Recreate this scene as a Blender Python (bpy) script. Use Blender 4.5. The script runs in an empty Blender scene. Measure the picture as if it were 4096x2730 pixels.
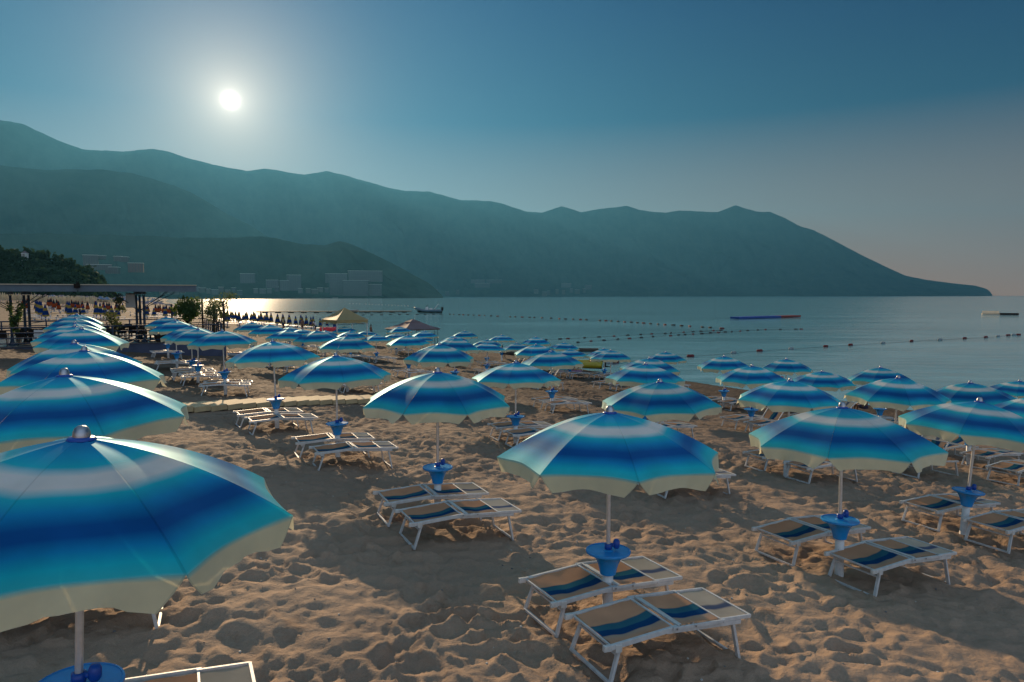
import bpy, math, random
import numpy as np
from mathutils import Vector, Matrix, Euler
R = math.radians
sc = bpy.context.scene
COL = sc.collection
rnd = random.Random(7)
nprs = np.random.RandomState(11)

# ---------------------------------------------------------------- camera
CAMZ = 3.8
PITCH = math.atan((1365 - 1185.5) / (24 / 36 * 4096))
cam = bpy.data.cameras.new('camera')
cam.lens = 24.0; cam.sensor_width = 36.0; cam.clip_start = 0.05; cam.clip_end = 60000
camo = bpy.data.objects.new('camera', cam); COL.objects.link(camo)
camo.location = (0, 0, CAMZ)
camo.rotation_euler = (math.pi / 2 - PITCH, R(0.08), 0)
sc.camera = camo

# ---------------------------------------------------------------- sky and sun
AZ, EL = R(-21.98), R(14.61)          # azimuth from +Y towards +X
SUN = Vector((math.sin(AZ) * math.cos(EL), math.cos(AZ) * math.cos(EL), math.sin(EL)))
w = bpy.data.worlds.new('World'); sc.world = w; w.use_nodes = True
nt = w.node_tree; nt.nodes.clear()
def N(tree, kind, **kw):
    n = tree.nodes.new(kind)
    for k, v in kw.items(): setattr(n, k, v)
    return n
out = N(nt, 'ShaderNodeOutputWorld'); bg = N(nt, 'ShaderNodeBackground')
tc = N(nt, 'ShaderNodeTexCoord')
sky = N(nt, 'ShaderNodeTexSky', sky_type='NISHITA', sun_disc=False, sun_elevation=EL,
        sun_rotation=AZ, altitude=0, air_density=1.0, dust_density=2.0, ozone_density=2.0)
nt.links.new(sky.inputs[0], tc.outputs['Generated']) if sky.inputs else None
nrm = N(nt, 'ShaderNodeVectorMath', operation='NORMALIZE'); nt.links.new(nrm.inputs[0], tc.outputs['Generated'])
sepz = N(nt, 'ShaderNodeSeparateXYZ'); nt.links.new(sepz.inputs[0], nrm.outputs[0])
dot = N(nt, 'ShaderNodeVectorMath', operation='DOT_PRODUCT')
nt.links.new(dot.inputs[0], nrm.outputs[0]); dot.inputs[1].default_value = SUN
def M(tree, op, a, b=None, clamp=False):
    n = N(tree, 'ShaderNodeMath', operation=op); n.use_clamp = clamp
    for i, v in enumerate((a, b)):
        if v is None: continue
        if isinstance(v, (int, float)): n.inputs[i].default_value = v
        else: tree.links.new(n.inputs[i], v)
    return n.outputs[0]
cpos = M(nt, 'MAXIMUM', dot.outputs['Value'], 0.0)
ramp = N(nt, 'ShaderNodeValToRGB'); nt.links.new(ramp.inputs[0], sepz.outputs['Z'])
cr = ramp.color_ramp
SKYR = [(0.0, (.47, .265, .15)), (.10, (.27, .195, .145)), (.24, (.008, .055, .11)), (.40, (.0, .018, .085)), (.55, (.08, .14, .22)), (1.0, (.17, .25, .36))]  # overhead stops raised above the natural gradient as added fill for the shadows
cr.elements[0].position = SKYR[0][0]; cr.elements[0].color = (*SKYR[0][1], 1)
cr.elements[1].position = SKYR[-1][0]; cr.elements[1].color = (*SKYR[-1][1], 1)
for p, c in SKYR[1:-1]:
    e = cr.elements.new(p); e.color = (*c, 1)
def scaled(col, fac):
    n = N(nt, 'ShaderNodeVectorMath', operation='SCALE'); n.inputs[0].default_value = col
    nt.links.new(n.inputs['Scale'], fac); return n.outputs[0]
def addv(a, b):
    n = N(nt, 'ShaderNodeVectorMath', operation='ADD'); nt.links.new(n.inputs[0], a); nt.links.new(n.inputs[1], b); return n.outputs[0]
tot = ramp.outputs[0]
for p, col in ((6, (.0, .04, .10)), (30, (.045, .04, .03)), (130, (.30, .215, .14)), (500, (.26, .22, .15)), (1800, (.28, .24, .18)), (7000, (.35, .32, .27)), (40000, (4.0, 3.7, 3.2))):
    tot = addv(tot, scaled(col, M(nt, 'POWER', cpos, float(p))))
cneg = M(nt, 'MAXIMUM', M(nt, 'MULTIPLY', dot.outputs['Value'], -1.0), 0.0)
tot = addv(tot, scaled((.50, .62, .78), cneg))      # added fill light: sky opposite the sun brightened to lift shaded faces
nis = N(nt, 'ShaderNodeVectorMath', operation='SCALE'); nt.links.new(nis.inputs[0], sky.outputs[0]); nis.inputs['Scale'].default_value = 0.0015
tot = addv(tot, nis.outputs[0])
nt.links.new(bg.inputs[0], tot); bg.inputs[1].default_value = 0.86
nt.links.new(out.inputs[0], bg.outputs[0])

sun = bpy.data.lights.new('sun', 'SUN'); sun.energy = 5.0; sun.angle = R(0.6); sun.color = (1.0, .72, .44)
suno = bpy.data.objects.new('sun', sun); COL.objects.link(suno)
suno.rotation_euler = (-SUN).to_track_quat('-Z', 'Y').to_euler(); suno.location = SUN * 50

vs = sc.view_settings; vs.view_transform = 'Standard'; vs.look = 'None'; vs.gamma = 1.0; vs.exposure = 0.44
cy = sc.cycles
cy.max_bounces = 5; cy.diffuse_bounces = 2; cy.glossy_bounces = 3; cy.transmission_bounces = 4; cy.transparent_max_bounces = 8
cy.volume_bounces = 0; cy.caustics_reflective = False; cy.caustics_refractive = False
cy.sample_clamp_indirect = 3.0; cy.sample_clamp_direct = 4.0; cy.use_denoising = True

# ---------------------------------------------------------------- helpers
def link(o): COL.objects.link(o); return o
def tag(o, label=None, cat=None, group=None, kind=None):
    if label:
        o['label'] = label
    if cat: o['category'] = cat
    if group: o['group'] = group
    if kind: o['kind'] = kind
    return o
def empty(name, loc=(0, 0, 0), rz=0.0):
    o = bpy.data.objects.new(name, None); link(o); o.empty_display_size = .2
    o.location = loc; o.rotation_euler = (0, 0, rz); return o
class MB:
    def __init__(s): s.v = []; s.f = []; s.m = []; s.uv = {}
    def add(s, vs_, fs, mi=0):
        b = len(s.v); s.v += [tuple(v) for v in vs_]; s.f += [tuple(b + i for i in f) for f in fs]; s.m += [mi] * len(fs); return s
    def box(s, c, d, rz=0.0, mi=0, taper=1.0):
        x, y, z = (q / 2 for q in d); vv = []
        for dz, k in ((-z, 1.0), (z, taper)):
            for dx, dy in ((-x, -y), (x, -y), (x, y), (-x, y)):
                px, py = dx * k, dy * k
                vv.append((c[0] + px * math.cos(rz) - py * math.sin(rz), c[1] + px * math.sin(rz) + py * math.cos(rz), c[2] + dz))
        return s.add(vv, [(3, 2, 1, 0), (4, 5, 6, 7), (0, 1, 5, 4), (1, 2, 6, 5), (2, 3, 7, 6), (3, 0, 4, 7)], mi)
    def bar(s, a, b, w_, h_, mi=0):
        a = Vector(a); b = Vector(b); d = (b - a).normalized()
        up = Vector((0, 0, 1)) if abs(d.z) < .95 else Vector((0, 1, 0))
        sx = d.cross(up).normalized(); sz = sx.cross(d).normalized(); vv = []
        for p in (a, b):
            for i, j in ((-1, -1), (1, -1), (1, 1), (-1, 1)): vv.append(p + sx * i * w_ / 2 + sz * j * h_ / 2)
        return s.add(vv, [(3, 2, 1, 0), (4, 5, 6, 7), (0, 1, 5, 4), (1, 2, 6, 5), (2, 3, 7, 6), (3, 0, 4, 7)], mi)
    def tube(s, pts, rad, n=8, mi=0, cap=True):
        pts = [Vector(p) for p in pts]; rs = rad if isinstance(rad, (list, tuple)) else [rad] * len(pts)
        b = len(s.v)
        for i, p in enumerate(pts):
            d = (pts[min(i + 1, len(pts) - 1)] - pts[max(i - 1, 0)]).normalized()
            up = Vector((0, 0, 1)) if abs(d.z) < .9 else Vector((1, 0, 0))
            a1 = d.cross(up).normalized(); a2 = d.cross(a1)
            for k in range(n):
                t = 2 * math.pi * k / n; s.v.append(tuple(p + (a1 * math.cos(t) + a2 * math.sin(t)) * rs[i]))
        for i in range(len(pts) - 1):
            for k in range(n):
                s.f.append((b + i * n + k, b + i * n + (k + 1) % n, b + (i + 1) * n + (k + 1) % n, b + (i + 1) * n + k)); s.m.append(mi)
        if cap:
            s.f.append(tuple(b + k for k in range(n))[::-1]); s.m.append(mi)
            s.f.append(tuple(b + (len(pts) - 1) * n + k for k in range(n))); s.m.append(mi)
        return s
    def lathe(s, prof, n=20, c=(0, 0, 0), mi=0):
        b = len(s.v)
        for r_, z_ in prof:
            for k in range(n):
                t = 2 * math.pi * k / n; s.v.append((c[0] + r_ * math.cos(t), c[1] + r_ * math.sin(t), c[2] + z_))
        for i in range(len(prof) - 1):
            for k in range(n):
                s.f.append((b + i * n + k, b + i * n + (k + 1) % n, b + (i + 1) * n + (k + 1) % n, b + (i + 1) * n + k)); s.m.append(mi)
        return s
    def build(s, name, mats, parent=None, smooth=False, bevel=0.0):
        me = bpy.data.meshes.new(name); me.from_pydata(s.v, [], s.f)
        mats = mats if isinstance(mats, (list, tuple)) else [mats]
        for m_ in mats: me.materials.append(m_)
        if len(mats) > 1: me.polygons.foreach_set('material_index', s.m)
        if smooth: me.polygons.foreach_set('use_smooth', [True] * len(s.f))
        me.update()
        o = link(bpy.data.objects.new(name, me))
        if parent: o.parent = parent
        if bevel:
            md = o.modifiers.new('bevel', 'BEVEL'); md.width = bevel; md.segments = 2; md.limit_method = 'ANGLE'
        return o
def smooth_angle(o, ang=40):
    me = o.data; me.polygons.foreach_set('use_smooth', [True] * len(me.polygons))
    md = o.modifiers.new('split', 'EDGE_SPLIT'); md.split_angle = R(ang)
    return o
KIDS = {}
def children_of(o):
    if o.name not in KIDS: KIDS[o.name] = [c for c in o.children]
    return KIDS[o.name]
def dup(root, loc, rot, label=None, group=None, scale=None, cat=None):
    r = root.copy(); link(r); r.location = loc; r.rotation_euler = rot if hasattr(rot, '__len__') else (0, 0, rot)
    if scale: r.scale = scale
    if label: r['label'] = label
    if group: r['group'] = group
    for ch in children_of(root):
        c = ch.copy(); link(c); c.parent = r
        for g in children_of(ch):
            d = g.copy(); link(d); d.parent = c
    return r
ORD = ['zeroth', 'first', 'second', 'third', 'fourth', 'fifth', 'sixth', 'seventh', 'eighth', 'ninth', 'tenth', 'eleventh', 'twelfth', 'thirteenth', 'fourteenth',
       'fifteenth', 'sixteenth', 'seventeenth', 'eighteenth', 'nineteenth']
TENS = {2: 'twent', 3: 'thirt', 4: 'fort', 5: 'fift', 6: 'sixt', 7: 'sevent'}
def ordn(n):
    if n < 20: return ORD[n]
    t, u = divmod(n, 10)
    return TENS[t] + ('ieth' if u == 0 else 'y-' + ORD[u])

# ---------------------------------------------------------------- materials
def mat(name, col, rough=.6, metal=0.0, spec=.5, var=0.0, vscale=8.0, bump=0.0, bscale=40.0, trans=0.0, tcol=None, sheen=0.0):
    m = bpy.data.materials.new(name); m.use_nodes = True; t = m.node_tree
    p = t.nodes['Principled BSDF']; p.inputs['Base Color'].default_value = (*col, 1); p.inputs['Roughness'].default_value = rough
    p.inputs['Metallic'].default_value = metal; p.inputs['Specular IOR Level'].default_value = spec
    if sheen: p.inputs['Sheen Weight'].default_value = sheen
    tcn = N(t, 'ShaderNodeTexCoord')
    if var:
        nz = N(t, 'ShaderNodeTexNoise'); nz.inputs['Scale'].default_value = vscale; nz.inputs['Detail'].default_value = 5
        t.links.new(nz.inputs[0], tcn.outputs['Object'])
        mr = N(t, 'ShaderNodeMapRange'); mr.inputs[3].default_value = 1 - var; mr.inputs[4].default_value = 1 + var * .6
        mr.inputs[1].default_value = .3; mr.inputs[2].default_value = .7
        t.links.new(mr.inputs[0], nz.outputs[0])
        sv = N(t, 'ShaderNodeVectorMath', operation='SCALE'); sv.inputs[0].default_value = col
        t.links.new(sv.inputs['Scale'], mr.outputs[0]); t.links.new(p.inputs['Base Color'], sv.outputs[0])
    if bump:
        nb = N(t, 'ShaderNodeTexNoise'); nb.inputs['Scale'].default_value = bscale; nb.inputs['Detail'].default_value = 3
        t.links.new(nb.inputs[0], tcn.outputs['Object'])
        bn = N(t, 'ShaderNodeBump'); bn.inputs['Distance'].default_value = bump; t.links.new(bn.inputs['Height'], nb.outputs[0])
        t.links.new(p.inputs['Normal'], bn.outputs[0])
    if trans:
        tr = N(t, 'ShaderNodeBsdfTranslucent'); tr.inputs[0].default_value = (*(tcol or col), 1)
        mx = N(t, 'ShaderNodeMixShader'); mx.inputs[0].default_value = trans
        t.links.new(mx.inputs[1], p.outputs[0]); t.links.new(mx.inputs[2], tr.outputs[0])
        t.links.new(t.nodes['Material Output'].inputs[0], mx.outputs[0])
    return m
def ramp_fabric(name, stops, axis='Y', trans=.35, rough=.5, spec=.4, wave=0.0, weave=900.0, tboost=1.0, glow=0.0, seam=0.0, ttint=(1., 1., 1.)):
    """striped cloth: colour from the UV map, light passes through it"""
    m = bpy.data.materials.new(name); m.use_nodes = True; t = m.node_tree; p = t.nodes['Principled BSDF']
    uv = N(t, 'ShaderNodeTexCoord'); sp = N(t, 'ShaderNodeSeparateXYZ'); t.links.new(sp.inputs[0], uv.outputs['UV'])
    v = sp.outputs[axis]
    if wave:
        nz = N(t, 'ShaderNodeTexNoise'); nz.inputs['Scale'].default_value = 2.2; nz.inputs['Detail'].default_value = 1
        t.links.new(nz.inputs[0], uv.outputs['UV'])
        v = M(t, 'ADD', v, M(t, 'MULTIPLY', M(t, 'SUBTRACT', nz.outputs[0], .5), wave))
    rp = N(t, 'ShaderNodeValToRGB'); t.links.new(rp.inputs[0], v)
    e = rp.color_ramp.elements
    e[0].position = stops[0][0]; e[0].color = (*stops[0][1], 1); e[1].position = stops[-1][0]; e[1].color = (*stops[-1][1], 1)
    for q, c in stops[1:-1]:
        x = e.new(q); x.color = (*c, 1)
    base = rp.outputs[0]
    # wear and dust: slow mottling of the dye
    oi = N(t, 'ShaderNodeObjectInfo'); nz2 = N(t, 'ShaderNodeTexNoise', noise_dimensions='4D'); nz2.inputs['Scale'].default_value = 3.0; nz2.inputs['Detail'].default_value = 6
    t.links.new(nz2.inputs['Vector'], uv.outputs['Object']); t.links.new(nz2.inputs['W'], M(t, 'MULTIPLY', oi.outputs['Random'], 40.0))
    mr = N(t, 'ShaderNodeMapRange'); mr.inputs[1].default_value = .3; mr.inputs[2].default_value = .7; mr.inputs[3].default_value = .86; mr.inputs[4].default_value = 1.08
    t.links.new(mr.inputs[0], nz2.outputs[0])
    fac = M(t, 'MULTIPLY', mr.outputs[0], M(t, 'ADD', M(t, 'MULTIPLY', oi.outputs['Random'], .22), .88))
    if seam:
        ed = M(t, 'ABSOLUTE', M(t, 'SUBTRACT', sp.outputs['X'], .5))
        fac = M(t, 'MULTIPLY', fac, M(t, 'SUBTRACT', 1.0, M(t, 'MULTIPLY', M(t, 'GREATER_THAN', ed, .4885), seam)))
    sv = N(t, 'ShaderNodeVectorMath', operation='SCALE'); t.links.new(sv.inputs[0], base); t.links.new(sv.inputs['Scale'], fac)
    t.links.new(p.inputs['Base Color'], sv.outputs[0])
    p.inputs['Roughness'].default_value = rough; p.inputs['Specular IOR Level'].default_value = spec
    p.inputs['Sheen Weight'].default_value = .0; p.inputs['Sheen Roughness'].default_value = .4
    wv = N(t, 'ShaderNodeTexNoise'); wv.inputs['Scale'].default_value = weave * .05; wv.inputs['Detail'].default_value = 4
    t.links.new(wv.inputs[0], uv.outputs['Object'])
    bn = N(t, 'ShaderNodeBump'); bn.inputs['Distance'].default_value = .004; bn.inputs['Strength'].default_value = .35
    t.links.new(bn.inputs['Height'], wv.outputs[0]); t.links.new(p.inputs['Normal'], bn.outputs[0])
    tr = N(t, 'ShaderNodeBsdfTranslucent')
    s2 = N(t, 'ShaderNodeVectorMath', operation='SCALE'); t.links.new(s2.inputs[0], sv.outputs[0]); s2.inputs['Scale'].default_value = tboost
    t2 = N(t, 'ShaderNodeVectorMath', operation='MULTIPLY'); t.links.new(t2.inputs[0], s2.outputs[0]); t2.inputs[1].default_value = ttint
    t.links.new(tr.inputs[0], t2.outputs[0])
    mx = N(t, 'ShaderNodeMixShader'); mx.inputs[0].default_value = trans
    df = N(t, 'ShaderNodeBsdfDiffuse'); df.inputs['Roughness'].default_value = .5; t.links.new(df.inputs[0], sv.outputs[0]); t.links.new(df.inputs['Normal'], bn.outputs[0]); t.nodes.remove(p)
    gl = N(t, 'ShaderNodeBsdfGlossy'); gl.inputs['Color'].default_value = (.62, .92, 1.0, 1); gl.inputs['Roughness'].default_value = .5
    lw = N(t, 'ShaderNodeLayerWeight'); lw.inputs[0].default_value = .3
    m1 = N(t, 'ShaderNodeMixShader'); t.links.new(m1.inputs[0], M(t, 'MULTIPLY', M(t, 'POWER', lw.outputs['Facing'], 2.0), glow)); t.links.new(m1.inputs[1], df.outputs[0]); t.links.new(m1.inputs[2], gl.outputs[0])
    t.links.new(mx.inputs[1], m1.outputs[0]); t.links.new(mx.inputs[2], tr.outputs[0]); t.links.new(t.nodes['Material Output'].inputs[0], mx.outputs[0])
    return m
DEEP = (.004, .105, .38); BLUE = (.008, .29, .60); TEAL = (.015, .55, .68); WHITE = (.82, .83, .79); CREAM = (.78, .67, .44)
M_canopy = ramp_fabric('parasol_fabric', [(0, (.006, .22, .55)), (.10, BLUE), (.19, (.008, .44, .70)), (.265, TEAL), (.325, WHITE), (.395, WHITE), (.45, TEAL), (.525, BLUE), (.60, DEEP), (.65, DEEP), (.71, BLUE), (.775, TEAL), (.826, (.04, .55, .62)), (.862, CREAM), (1, CREAM)], trans=.42, rough=.7, spec=.03, glow=.55, seam=.16, tboost=1.5, ttint=(.95, 1.0, 1.0))
M_alu = mat('aluminium_pole', (.72, .70, .66), .38, .6, .5, .12, 20)
M_whiteframe = mat('white_lacquered_aluminium', (.62, .61, .585), .5, .1, .5, .14, 14)
M_cap = mat('worn_white_plastic', (.62, .60, .55), .5, 0, .5, .15, 20)
M_bolt = mat('steel_bolt', (.35, .33, .32), .35, .9)
M_blueplastic = mat('blue_plastic', (.015, .27, .66), .27, 0, .5, .12, 9)
M_darkblue = mat('dark_blue_plastic', (.008, .07, .36), .35, 0, .5, .1, 9)
M_whitetube = mat('white_plastic_tube', (.72, .71, .68), .45, 0, .5, .18, 10)
M_chrome = mat('steel_cap', (.40, .40, .42), .28, .95, .5)
TAN = (.60, .34, .20); GREY = (.42, .33, .25)
M_sling = ramp_fabric('striped_sling_fabric', [(0, TAN), (.40, TAN), (.43, (.035, .14, .19)), (.58, (.04, .16, .21)), (.61, (.012, .07, .18)), (.77, (.012, .065, .17)), (.80, GREY), (1, TAN)], axis='X', trans=.22, rough=.75, spec=.2, wave=.10, ttint=(1., .85, .6))
M_head = ramp_fabric('cream_shade_fabric', [(0, (.62, .55, .43)), (.5, (.62, .55, .43)), (.56, (.13, .17, .25)), (.66, (.10, .14, .24)), (.72, (.58, .52, .42)), (1, (.62, .55, .43))], axis='X', trans=.3, rough=.8, spec=.2, wave=.08, ttint=(1., .88, .65))
M_sandmat = None

# ---------------------------------------------------------------- ground, sea
CO = (0.50156475, -1.21669849, -1.54272038, -0.00156166, -0.07094133, -0.26648932)
ZW = -2.4
SH = np.array([(140,-40),(60,5),(40,20),(30,28),(24,34),(19.9,38.8),(15.2,45.1),(12.7,49.6),(6.4,56.5),(.8,70.7),(-5,80),(-23,110),(-48,141),(-67,163),(-149,313),(-290,584),(-452,891),(-1200,2400),(-2500,4200)], float)
def sd_np(x, y):
    best = np.full(x.shape, 1e18); sg = np.ones(x.shape)
    for a, b in zip(SH[:-1], SH[1:]):
        ab = b - a; t = np.clip(((x - a[0]) * ab[0] + (y - a[1]) * ab[1]) / (ab @ ab), 0, 1)
        dx = x - a[0] - ab[0] * t; dy = y - a[1] - ab[1] * t; d = dx * dx + dy * dy
        k = d < best; best = np.where(k, d, best); sg = np.where(k, np.sign(ab[0] * (y - a[1]) - ab[1] * (x - a[0])), sg)
    return sg * np.sqrt(best)
def ground_np(x, y):
    s = sd_np(x, y)
    X = np.clip(x, -70, 60) / 20; Y = np.clip(y, -30, 110) / 40
    a = CO[0] + CO[1] * X + CO[2] * Y + CO[3] * X * X + CO[4] * X * Y + CO[5] * Y * Y
    w_ = np.clip((y - 50) / 35, 0, 1); w_ = w_ * w_ * (3 - 2 * w_)
    zf = -1.6 + 4.2 * (1 - np.exp(-np.maximum(s, 0) / 50))
    zf = zf + 1.2 * np.clip((y - 110) / 80, 0, 1) * np.clip((s - 10) / 20, 0, 1)
    z = np.maximum(a, ZW + .3) * (1 - w_) + zf * w_
    z = np.minimum(z, ZW + .12 * s)
    return np.maximum(z, ZW - 4.0), s
def gz(x, y): return float(ground_np(np.array([x], float), np.array([y], float))[0][0])

def hash2(ix, iy, k):
    n = (ix * 374761393 + iy * 668265263 + k * 1442695041) & 0xffffffff
    n = ((n ^ (n >> 13)) * 1274126177) & 0xffffffff
    n = n ^ (n >> 16)
    return (n & 0xffff) / 65535.0
def vnoise(x, y, k=0):
    ix = np.floor(x).astype(np.int64); iy = np.floor(y).astype(np.int64); fx = x - ix; fy = y - iy
    fx = fx * fx * (3 - 2 * fx); fy = fy * fy * (3 - 2 * fy)
    a = hash2(ix, iy, k); b = hash2(ix + 1, iy, k); c = hash2(ix, iy + 1, k); d = hash2(ix + 1, iy + 1, k)
    return (a * (1 - fx) + b * fx) * (1 - fy) + (c * (1 - fx) + d * fx) * fy - .5
def fbm(x, y, k=0, o=4):
    s = 0; a = 1.0
    for i in range(o): s = s + a * vnoise(x * 2 ** i, y * 2 ** i, k + i * 7); a *= .5
    return s
def dimples(x, y, cell, k):
    """overlapping footprints: elongated pits whose rims meet in sharp crests"""
    gx = x / cell; gy = y / cell
    ix = np.floor(gx).astype(np.int64); iy = np.floor(gy).astype(np.int64); h = np.zeros(x.shape)
    for dx in (-1, 0, 1):
        for dy in (-1, 0, 1):
            cx = ix + dx; cy_ = iy + dy
            px = cx + hash2(cx, cy_, k); py = cy_ + hash2(cx, cy_, k + 1)
            th = hash2(cx, cy_, k + 2) * math.pi; r1 = .72 + .45 * hash2(cx, cy_, k + 3); r2 = r1 * (.50 + .35 * hash2(cx, cy_, k + 4))
            ux = gx - px; uy = gy - py; c, s = np.cos(th), np.sin(th)
            a = (ux * c + uy * s) / r1; b = (-ux * s + uy * c) / r2; q = a * a + b * b
            dep = .35 + .65 * hash2(cx, cy_, k + 5)
            h = np.minimum(h, -dep * np.clip(1 - q, 0, 1) ** .8)
            h = h + .10 * dep * np.exp(-((np.sqrt(q) - 1.12) / .16) ** 2)
    return h
PATH = [(-11.6, 19.4), (-10.9, 20.1), (-9.31, 22.5), (-7.7, 24.5), (-5.8, 26.15), (-3.6, 27.5)]
def sand_detail(x, y, r, s):
    wx = x + .25 * vnoise(x * 2.1, y * 2.1, 90) + .06 * vnoise(x * 9, y * 9, 91); wy = y + .25 * vnoise(x * 2.1, y * 2.1, 92) + .06 * vnoise(x * 9, y * 9, 93)
    mod = np.clip(.75 + 1.0 * vnoise(x * .55, y * .55, 5) + .5 * vnoise(x * 1.7, y * 1.7, 6), .25, 1.25)
    h = .135 * dimples(wx, wy, .27, 10) * mod + .060 * dimples(wx + 5, wy, .20, 30) * mod + .024 * dimples(wx, wy + 3, .10, 50) * mod
    h = h + .06 * fbm(x * .7, y * .7, 70, 3) + .02 * fbm(x * 4, y * 4, 77, 3) + .085
    fade = np.clip((110 - r) / 55, 0, 1) * np.clip((s - 1.0) / 4, 0.15, 1)
    # smoother strip beside the boardwalk
    m = np.full(x.shape, 9.0)
    for (ax, ay), (bx, by) in zip(PATH[:-1], PATH[1:]):
        abx, aby = bx - ax, by - ay; t = np.clip(((x - ax) * abx + (y - ay) * aby) / (abx * abx + aby * aby), 0, 1)
        m = np.minimum(m, np.hypot(x - ax - abx * t, y - ay - aby * t))
    fade = fade * np.clip((m - .78) / .5, .08, 1)
    return h * fade
rad = [.6]
while rad[-1] < 2.5: rad.append(rad[-1] * 1.03)
while rad[-1] < 95: rad.append(rad[-1] * 1.0056)
while rad[-1] < 9000: rad.append(rad[-1] * 1.045)
rad = np.array(rad)
a1 = np.arange(-47, 47.01, .22); a2 = np.arange(49, 312, 3.0)
ang = np.radians(np.concatenate([a1, a2])); na = len(ang); nr = len(rad)
rr, aa = np.meshgrid(rad, ang, indexing='ij')
gx = (rr * np.sin(aa)).ravel(); gy = (rr * np.cos(aa)).ravel()
zb, sdist = ground_np(gx, gy)
dense = rr.ravel() < 95
dz = np.zeros(gx.shape)
dz[dense] = sand_detail(gx[dense], gy[dense], rr.ravel()[dense], sdist[dense])
gzv = zb + dz
verts = np.stack([gx, gy, gzv], 1)
i = np.arange(nr - 1)[:, None] * na; j = np.arange(na)[None, :]; j2 = (j + 1) % na
faces = np.stack([i + j, i + na + j, i + na + j2, i + j2], -1).reshape(-1, 4)
centre = len(verts); verts = np.vstack([verts, [[0, 0, gz(0, 0)]]])
tri = np.stack([np.full(na, centre), np.arange(na), (np.arange(na) + 1) % na], 1)
def grid_mesh(name, verts, quads, tris=None, smooth=True):
    me = bpy.data.meshes.new(name); me.vertices.add(len(verts)); me.vertices.foreach_set('co', verts.astype(np.float32).ravel())
    nq = len(quads); ntri = 0 if tris is None else len(tris)
    loops = quads.ravel() if tris is None else np.concatenate([quads.ravel(), tris.ravel()])
    me.loops.add(len(loops)); me.loops.foreach_set('vertex_index', loops.astype(np.int32))
    me.polygons.add(nq + ntri)
    st = np.arange(nq) * 4
    if ntri: st = np.concatenate([st, nq * 4 + np.arange(ntri) * 3])
    me.polygons.foreach_set('loop_start', st.astype(np.int32))
    me.update(calc_edges=True); me.validate()
    me.polygons.foreach_set('use_smooth', [smooth] * len(me.polygons))
    return me
me = grid_mesh('beach_sand', verts, faces, tri)
def sand_material():
    m = bpy.data.materials.new('sand'); m.use_nodes = True; t = m.node_tree; p = t.nodes['Principled BSDF']
    g = N(t, 'ShaderNodeNewGeometry')
    def noise(sc_, det=4, ro=.55):
        n = N(t, 'ShaderNodeTexNoise'); n.inputs['Scale'].default_value = sc_; n.inputs['Detail'].default_value = det; n.inputs['Roughness'].default_value = ro
        t.links.new(n.inputs[0], g.outputs['Position']); return n.outputs[0]
    rp = N(t, 'ShaderNodeValToRGB'); t.links.new(rp.inputs[0], noise(.35, 5))
    e = rp.color_ramp.elements; e[0].position = .3; e[0].color = (.38, .262, .18, 1); e[1].position = .72; e[1].color = (.52, .365, .25, 1)
    gr = N(t, 'ShaderNodeValToRGB'); t.links.new(gr.inputs[0], noise(260, 2, .8))
    e = gr.color_ramp.elements; e[0].position = .28; e[0].color = (.36, .36, .36, 1); e[1].position = .62; e[1].color = (1.1, 1.1, 1.1, 1)
    mul = N(t, 'ShaderNodeMix', data_type='RGBA', blend_type='MULTIPLY'); mul.inputs[0].default_value = 1
    t.links.new(mul.inputs[6], rp.outputs[0]); t.links.new(mul.inputs[7], gr.outputs[0])
    # damp dark patches of turned-up sand, and wet sand at the waterline
    dp = N(t, 'ShaderNodeValToRGB'); t.links.new(dp.inputs[0], noise(.9, 6, .65))
    e = dp.color_ramp.elements; e[0].position = .60; e[0].color = (1, 1, 1, 1); e[1].position = .70; e[1].color = (.52, .44, .38, 1)
    m2 = N(t, 'ShaderNodeMix', data_type='RGBA', blend_type='MULTIPLY'); m2.inputs[0].default_value = .8
    t.links.new(m2.inputs[6], mul.outputs[2]); t.links.new(m2.inputs[7], dp.outputs[0])
    sz = N(t, 'ShaderNodeSeparateXYZ'); t.links.new(sz.inputs[0], g.outputs['Position'])
    wet = N(t, 'ShaderNodeMapRange'); wet.inputs[1].default_value = ZW + .18; wet.inputs[2].default_value = ZW + .75; wet.inputs[3].default_value = .25; wet.inputs[4].default_value = 1.0
    zz = M(t, 'ADD', sz.outputs['Z'], M(t, 'MULTIPLY', noise(.5, 2), .25)); t.links.new(wet.inputs[0], zz)
    # sand colour is scaled darker with distance down the beach
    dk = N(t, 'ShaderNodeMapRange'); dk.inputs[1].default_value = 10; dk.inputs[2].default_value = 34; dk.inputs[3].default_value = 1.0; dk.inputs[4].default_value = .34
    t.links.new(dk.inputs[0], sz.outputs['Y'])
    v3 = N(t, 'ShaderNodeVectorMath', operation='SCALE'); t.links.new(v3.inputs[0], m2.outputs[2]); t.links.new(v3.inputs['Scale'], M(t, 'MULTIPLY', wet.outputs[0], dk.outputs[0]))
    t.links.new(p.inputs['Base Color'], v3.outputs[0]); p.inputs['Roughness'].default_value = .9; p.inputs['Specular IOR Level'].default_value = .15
    vo = N(t, 'ShaderNodeTexVoronoi', feature='SMOOTH_F1'); vo.inputs['Scale'].default_value = 4.5; t.links.new(vo.inputs[0], g.outputs['Position'])
    hsum = M(t, 'ADD', M(t, 'MULTIPLY', noise(14, 5, .6), .030), M(t, 'MULTIPLY', noise(150, 3, .7), .0045))
    hsum = M(t, 'ADD', hsum, M(t, 'MULTIPLY', vo.outputs['Distance'], .07))
    b = N(t, 'ShaderNodeBump'); b.inputs['Strength'].default_value = .9; b.inputs['Distance'].default_value = 1.0; t.links.new(b.inputs['Height'], hsum)
    t.links.new(p.inputs['Normal'], b.outputs[0])
    return m
M_sand = sand_material()
me.materials.append(M_sand)
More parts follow.
